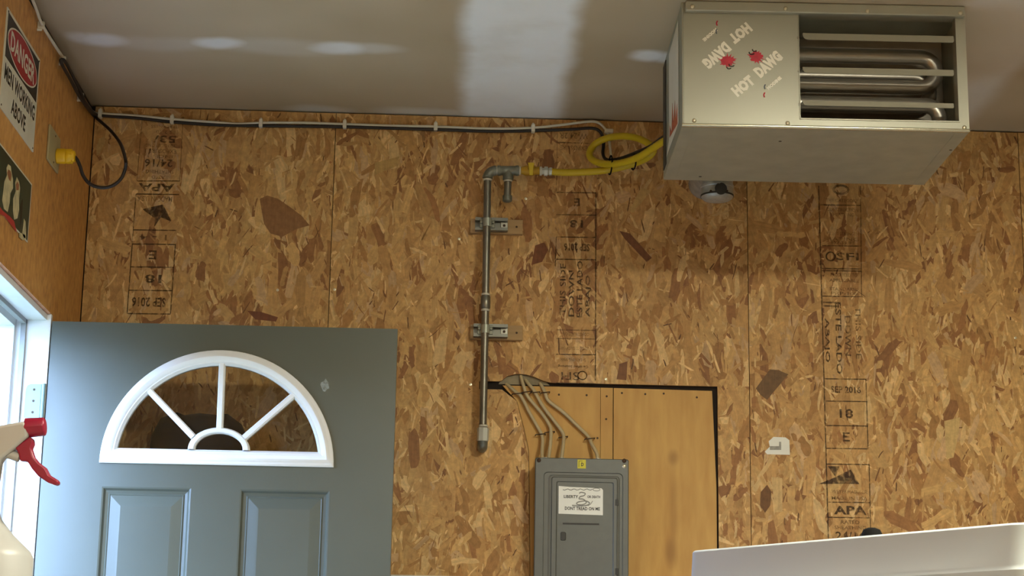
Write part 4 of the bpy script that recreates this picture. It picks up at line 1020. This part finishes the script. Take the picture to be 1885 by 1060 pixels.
t2 = MB(); put_text(t2, 'MEN WORKING', sgp(.5, .385, .0033), EYv, EZ, SW * .90, SH * .165, .03); put_text(t2, 'ABOVE', sgp(.5, .155, .0033), EYv, EZ, SW * .42, SH * .165, .03); t2.build('lettering', 'sign_black', sg)
for a, c_ in ((.03, .97), (.97, .97), (.97, .03), (.03, .03)): MB().lathe(sgp(a, c_, .003), (1, 0, 0), [(.003, 0), (.002, .001)], 8).build('tack', 'nail_dark', sg)

q0, q1, q2, q3 = onX(0, 261), onX(58, 343), onX(48, 452), onX(0, 383)
py1 = (q1.y + q2.y) / 2; pz1 = (q0.z + q1.z) / 2; pz0 = (q2.z + q3.z) / 2; py0 = py1 - .46
ps = thing('poster', (0, (py0 + py1) / 2, pz0), 'dark green picture poster with pale figures and a red patch, below the danger sign', 'poster')
MB().box((.0005, py0, pz0), (.0022, py1, pz1)).build('sheet', 'sign_white', ps)
PH = pz1 - pz0
def pp(y_, c_, off): return Vector((off, py1 - y_, pz0 + c_ * PH))
MB().prism([pp(a, c_, .0022) for a, c_ in ((.006, .02), (.454, .02), (.454, .97), (.006, .97))], (.0002, 0, 0)).build('painted_ground', 'poster_green', ps)
def blob(name, mm, pts, lift=.0025): MB().prism([Vector((lift, q.y, q.z)) for q in (onX(*p) for p in pts)], (.0002, 0, 0)).build(name, mm, ps)
blob('red_patch', 'poster_red', ((-8, 372), (3, 388), (16, 398), (24, 407), (29, 428), (20, 416), (6, 398), (-8, 390)))
blob('pale_figure', 'poster_pale', ((4, 352), (6, 334), (11, 322), (10, 309), (13, 302), (18, 306), (19, 316), (22, 330), (22, 346), (17, 356), (16, 372), (12, 390), (5, 384), (2, 368)))
blob('pale_figure', 'poster_pale', ((22, 366), (27, 352), (26, 336), (29, 326), (33, 334), (35, 346), (33, 366), (33, 386), (30, 402), (24, 404), (22, 388)))
blob('pale_figure', 'poster_pale', ((39, 430), (41, 414), (42, 402), (45, 408), (46, 424), (46, 438), (42, 438)))
blob('pale_figure', 'poster_pale', ((34, 428), (44, 432), (46, 440), (40, 442), (33, 436)))
blob('figure_face', 'poster_skin', ((11, 318), (13, 312), (17, 314), (19, 322), (17, 334), (14, 330)), .0028)
blob('figure_face', 'poster_skin', ((27, 340), (30, 334), (33, 340), (32, 350), (28, 350)), .0028)
blob('dark_staff', 'sign_black', ((35, 380), (38, 368), (40, 366), (38, 404), (35, 420)), .0026)

# ------------------------------------------------------------------ things in the foreground and behind the door
# spray bottle on a bench by the side wall
YS = -2.95
def sp_(px, py, dy=0.0): return onY(px, py, YS + dy)
ax = sp_(-22, 900).x
BZ = 1.085
sb = thing('spray_bottle', (ax, YS, BZ), 'cream spray bottle with red trigger and nozzle at the left edge', 'spray bottle')
zsh = sp_(0, 1020).z; rS = sp_(60, 1030).x - ax; znk = sp_(0, 905).z
zs_ = zsh - BZ
prof = [(.045, 0), (rS - .002, .004), (rS, .012), (rS, zs_ - .004), (rS - .004, zs_ + .004), (rS - .014, zs_ + .013), (rS - .026, zs_ + .024), (rS - .041, zs_ + .042), (.0122, zs_ + .060), (.0115, znk - BZ)]
MB().lathe((ax, YS, BZ), (0, 0, 1), prof, 32).build('bottle', 'bottle_cream', sb, smooth=50)
MB().lathe((ax, YS, znk - .004), (0, 0, 1), [(.0125, 0), (.0135, .002), (.0135, .018), (.0125, .020)], 24).build('collar', 'bottle_cream', sb, smooth=40)
hd = MB(); hd.prism([sp_(*q, -.012) for q in ((-70, 792), (0, 782), (46, 774), (49, 782), (52, 803), (44, 809), (20, 830), (0, 845), (-8, 895), (-36, 895), (-40, 850), (-72, 838))], (0, .024, 0)); hd.build('sprayer_head', 'bottle_cream', sb, bevel=.004, seg=3)
n0_, n1_ = sp_(47, 788), sp_(84, 785)
MB().lathe(n0_, n1_ - n0_, [(.0125, 0), (.0125, .004), (.0118, (n1_ - n0_).length - .002), (.0100, (n1_ - n0_).length)], 10).build('nozzle', 'trigger_red', sb, bevel=.001)
tg = MB(); tg.prism([sp_(*q, -.0075) for q in ((27, 822), (44, 811), (54, 803), (60, 807), (61, 816), (57, 825), (62, 840), (71, 851), (83, 860), (90, 873), (106, 883), (108, 889), (102, 893), (88, 888), (70, 876), (58, 862), (50, 849), (36, 848), (34, 835))], (0, .015, 0)); tg.build('trigger', 'trigger_red', sb, bevel=.0025, seg=3)
MB().tube([sp_(6, 832), sp_(36, 842)], .0058, 12).build('plunger', 'bottle_cream', sb, smooth=50)
wbn = thing('workbench', (.34, YS, 0), 'grey workbench by the side wall under the spray bottle', 'workbench')
MB().box((.02, YS - .75, BZ - .04), (.66, YS + .30, BZ)).build('bench_top', 'bench_wood', wbn, bevel=.003)
for a in (.06, .60):
    for c_ in (YS - .70, YS + .25): MB().box((a - .035, c_ - .035, 0), (a + .035, c_ + .035, BZ - .04)).build('leg', 'bench_wood', wbn)
MB().box((.03, YS - .70, .20), (.63, YS + .25, .225)).build('lower_shelf', 'bench_wood', wbn)

# moulded grey cover, lower right
ZC = 1.30
A_, B_ = onZ(1258, 1019, ZC - .004), onZ(1897, 964.5, ZC - .004)
A_.z = B_.z = 0
le = (B_ - A_); LL = le.length; le.normalize(); lnv = Vector((-le.y, le.x, 0))      # lnv points away from camera
cvt = thing('moulded_cover', A_ + le * LL / 2 + lnv * .22, 'smooth pale grey moulded cover with rounded corners, lower right foreground', 'cover')
def cring(ins, z_, r, n=8):
    o = []; L2, D2 = LL / 2 - ins, .22 - ins; c0 = A_ + le * LL / 2 + lnv * .22
    for (sx_, sy_, a0_) in ((1, 1, 0), (-1, 1, 90), (-1, -1, 180), (1, -1, 270)):
        for i in range(n + 1):
            a = math.radians(a0_ + 90 * i / n); o.append(c0 + le * (sx_ * (L2 - r) + r * math.cos(a)) + lnv * (sy_ * (D2 - r) + r * math.sin(a)) + Vector((0, 0, z_)))
    return o
cvb = MB(); cvb.loft([cring(-.045, 0, .05), cring(-.030, .60, .05), cring(-.006, ZC - .064, .04), cring(-.0045, ZC - .061, .04), cring(-.003, ZC - .057, .04), cring(0, ZC - .003, .037), cring(.0012, ZC - .0012, .036), cring(.003, ZC, .034)])
cvb.build('shell', 'cover_grey', cvt, smooth=24)
kp = onZ(1605, 990, ZC); kp = kp + (kp - CAM).normalized() * .03
MB().lathe((kp.x, kp.y, ZC - .002), (0, 0, 1), [(.016, 0), (.016, .010), (.013, .017), (.006, .020)], 20).build('knob', 'black_rubber', cvt, smooth=40)

# white board leaning at the wall right of the door
a, c_ = onY(560, 1056, -.03), onY(856, 1058.5, -.03)
fb = MB(); zt_ = (a.z + c_.z) / 2
fb.prism([(a.x, -.012, zt_), (a.x, -.030, zt_), (a.x, -.16, 0), (a.x, -.142, 0)], (c_.x - a.x, 0, 0))
tag(fb.build('white_board', 'board_white', None, bevel=.004, origin=((a.x + c_.x) / 2, -.1, 0)), 'white board leaning on the wall, top edge showing right of the door', 'board')

# dark rounded bulk behind the door
bx0, bx1 = onY(276, 780, -.12).x, onY(464, 780, -.12).x; bzt = onY(340, 764, -.12).z
bg_ = thing('dark_bulk', ((bx0 + bx1) / 2, -.12, bzt - .55), 'dark rounded bulk behind the door, seen through its fan window', 'bag')
r_ = random.Random(9); rings = []
cxb = (bx0 + bx1) / 2; hw = (bx1 - bx0) / 2
for (z_, k, kd) in ((-.55, .55, .6), (-.53, .8, .85), (-.45, .97, 1), (-.3, 1.02, 1.0), (-.15, .99, .95), (-.06, .93, .8), (-.02, .8, .55), (0, .55, .3)):
    rings.append([Vector((cxb + hw * k * math.copysign(abs(math.cos(q)) ** .7, math.cos(q)) * (1 + r_.uniform(-.02, .02)), -.122 + .11 * kd * math.copysign(abs(math.sin(q)) ** .8, math.sin(q)), bzt + z_ + r_.uniform(-.006, .006))) for q in (2 * math.pi * i / 28 for i in range(28))])
MB().loft(rings).build('bulk_body', 'bulk_black', bg_, smooth=60)
MB().tube([(cxb, -.001, bzt - .012), (cxb, -.09, bzt - .02), (cxb, -.10, bzt + .005)], .004, 8).build('hook', 'nail_dark', bg_)

# ceiling lamp (behind the picture's upper edge)
for P_, lb_ in ((LAMP, 'round flush ceiling lamp with flat white diffuser nearer the heater'), (LAMP2, 'round flush ceiling lamp with flat white diffuser at the rear of the room')):
    lm = thing('ceiling_lamp', (P_.x, P_.y, H - .06), lb_, 'lamp', 'flush ceiling lamps')
    MB().lathe((P_.x, P_.y, H), (0, 0, -1), [(.24, 0), (.24, .016), (.225, .022)], 32).build('lamp_base', 'fixture_white', lm, smooth=40)
    MB().lathe((P_.x, P_.y, H - .0205), (0, 0, -1), [(.222, .0015), (.220, .007), (.19, .0095), (.13, .0105), (.06, .0110), (.004, .0112)], 28).build('diffuser', 'bulb_glow', lm, smooth=60)
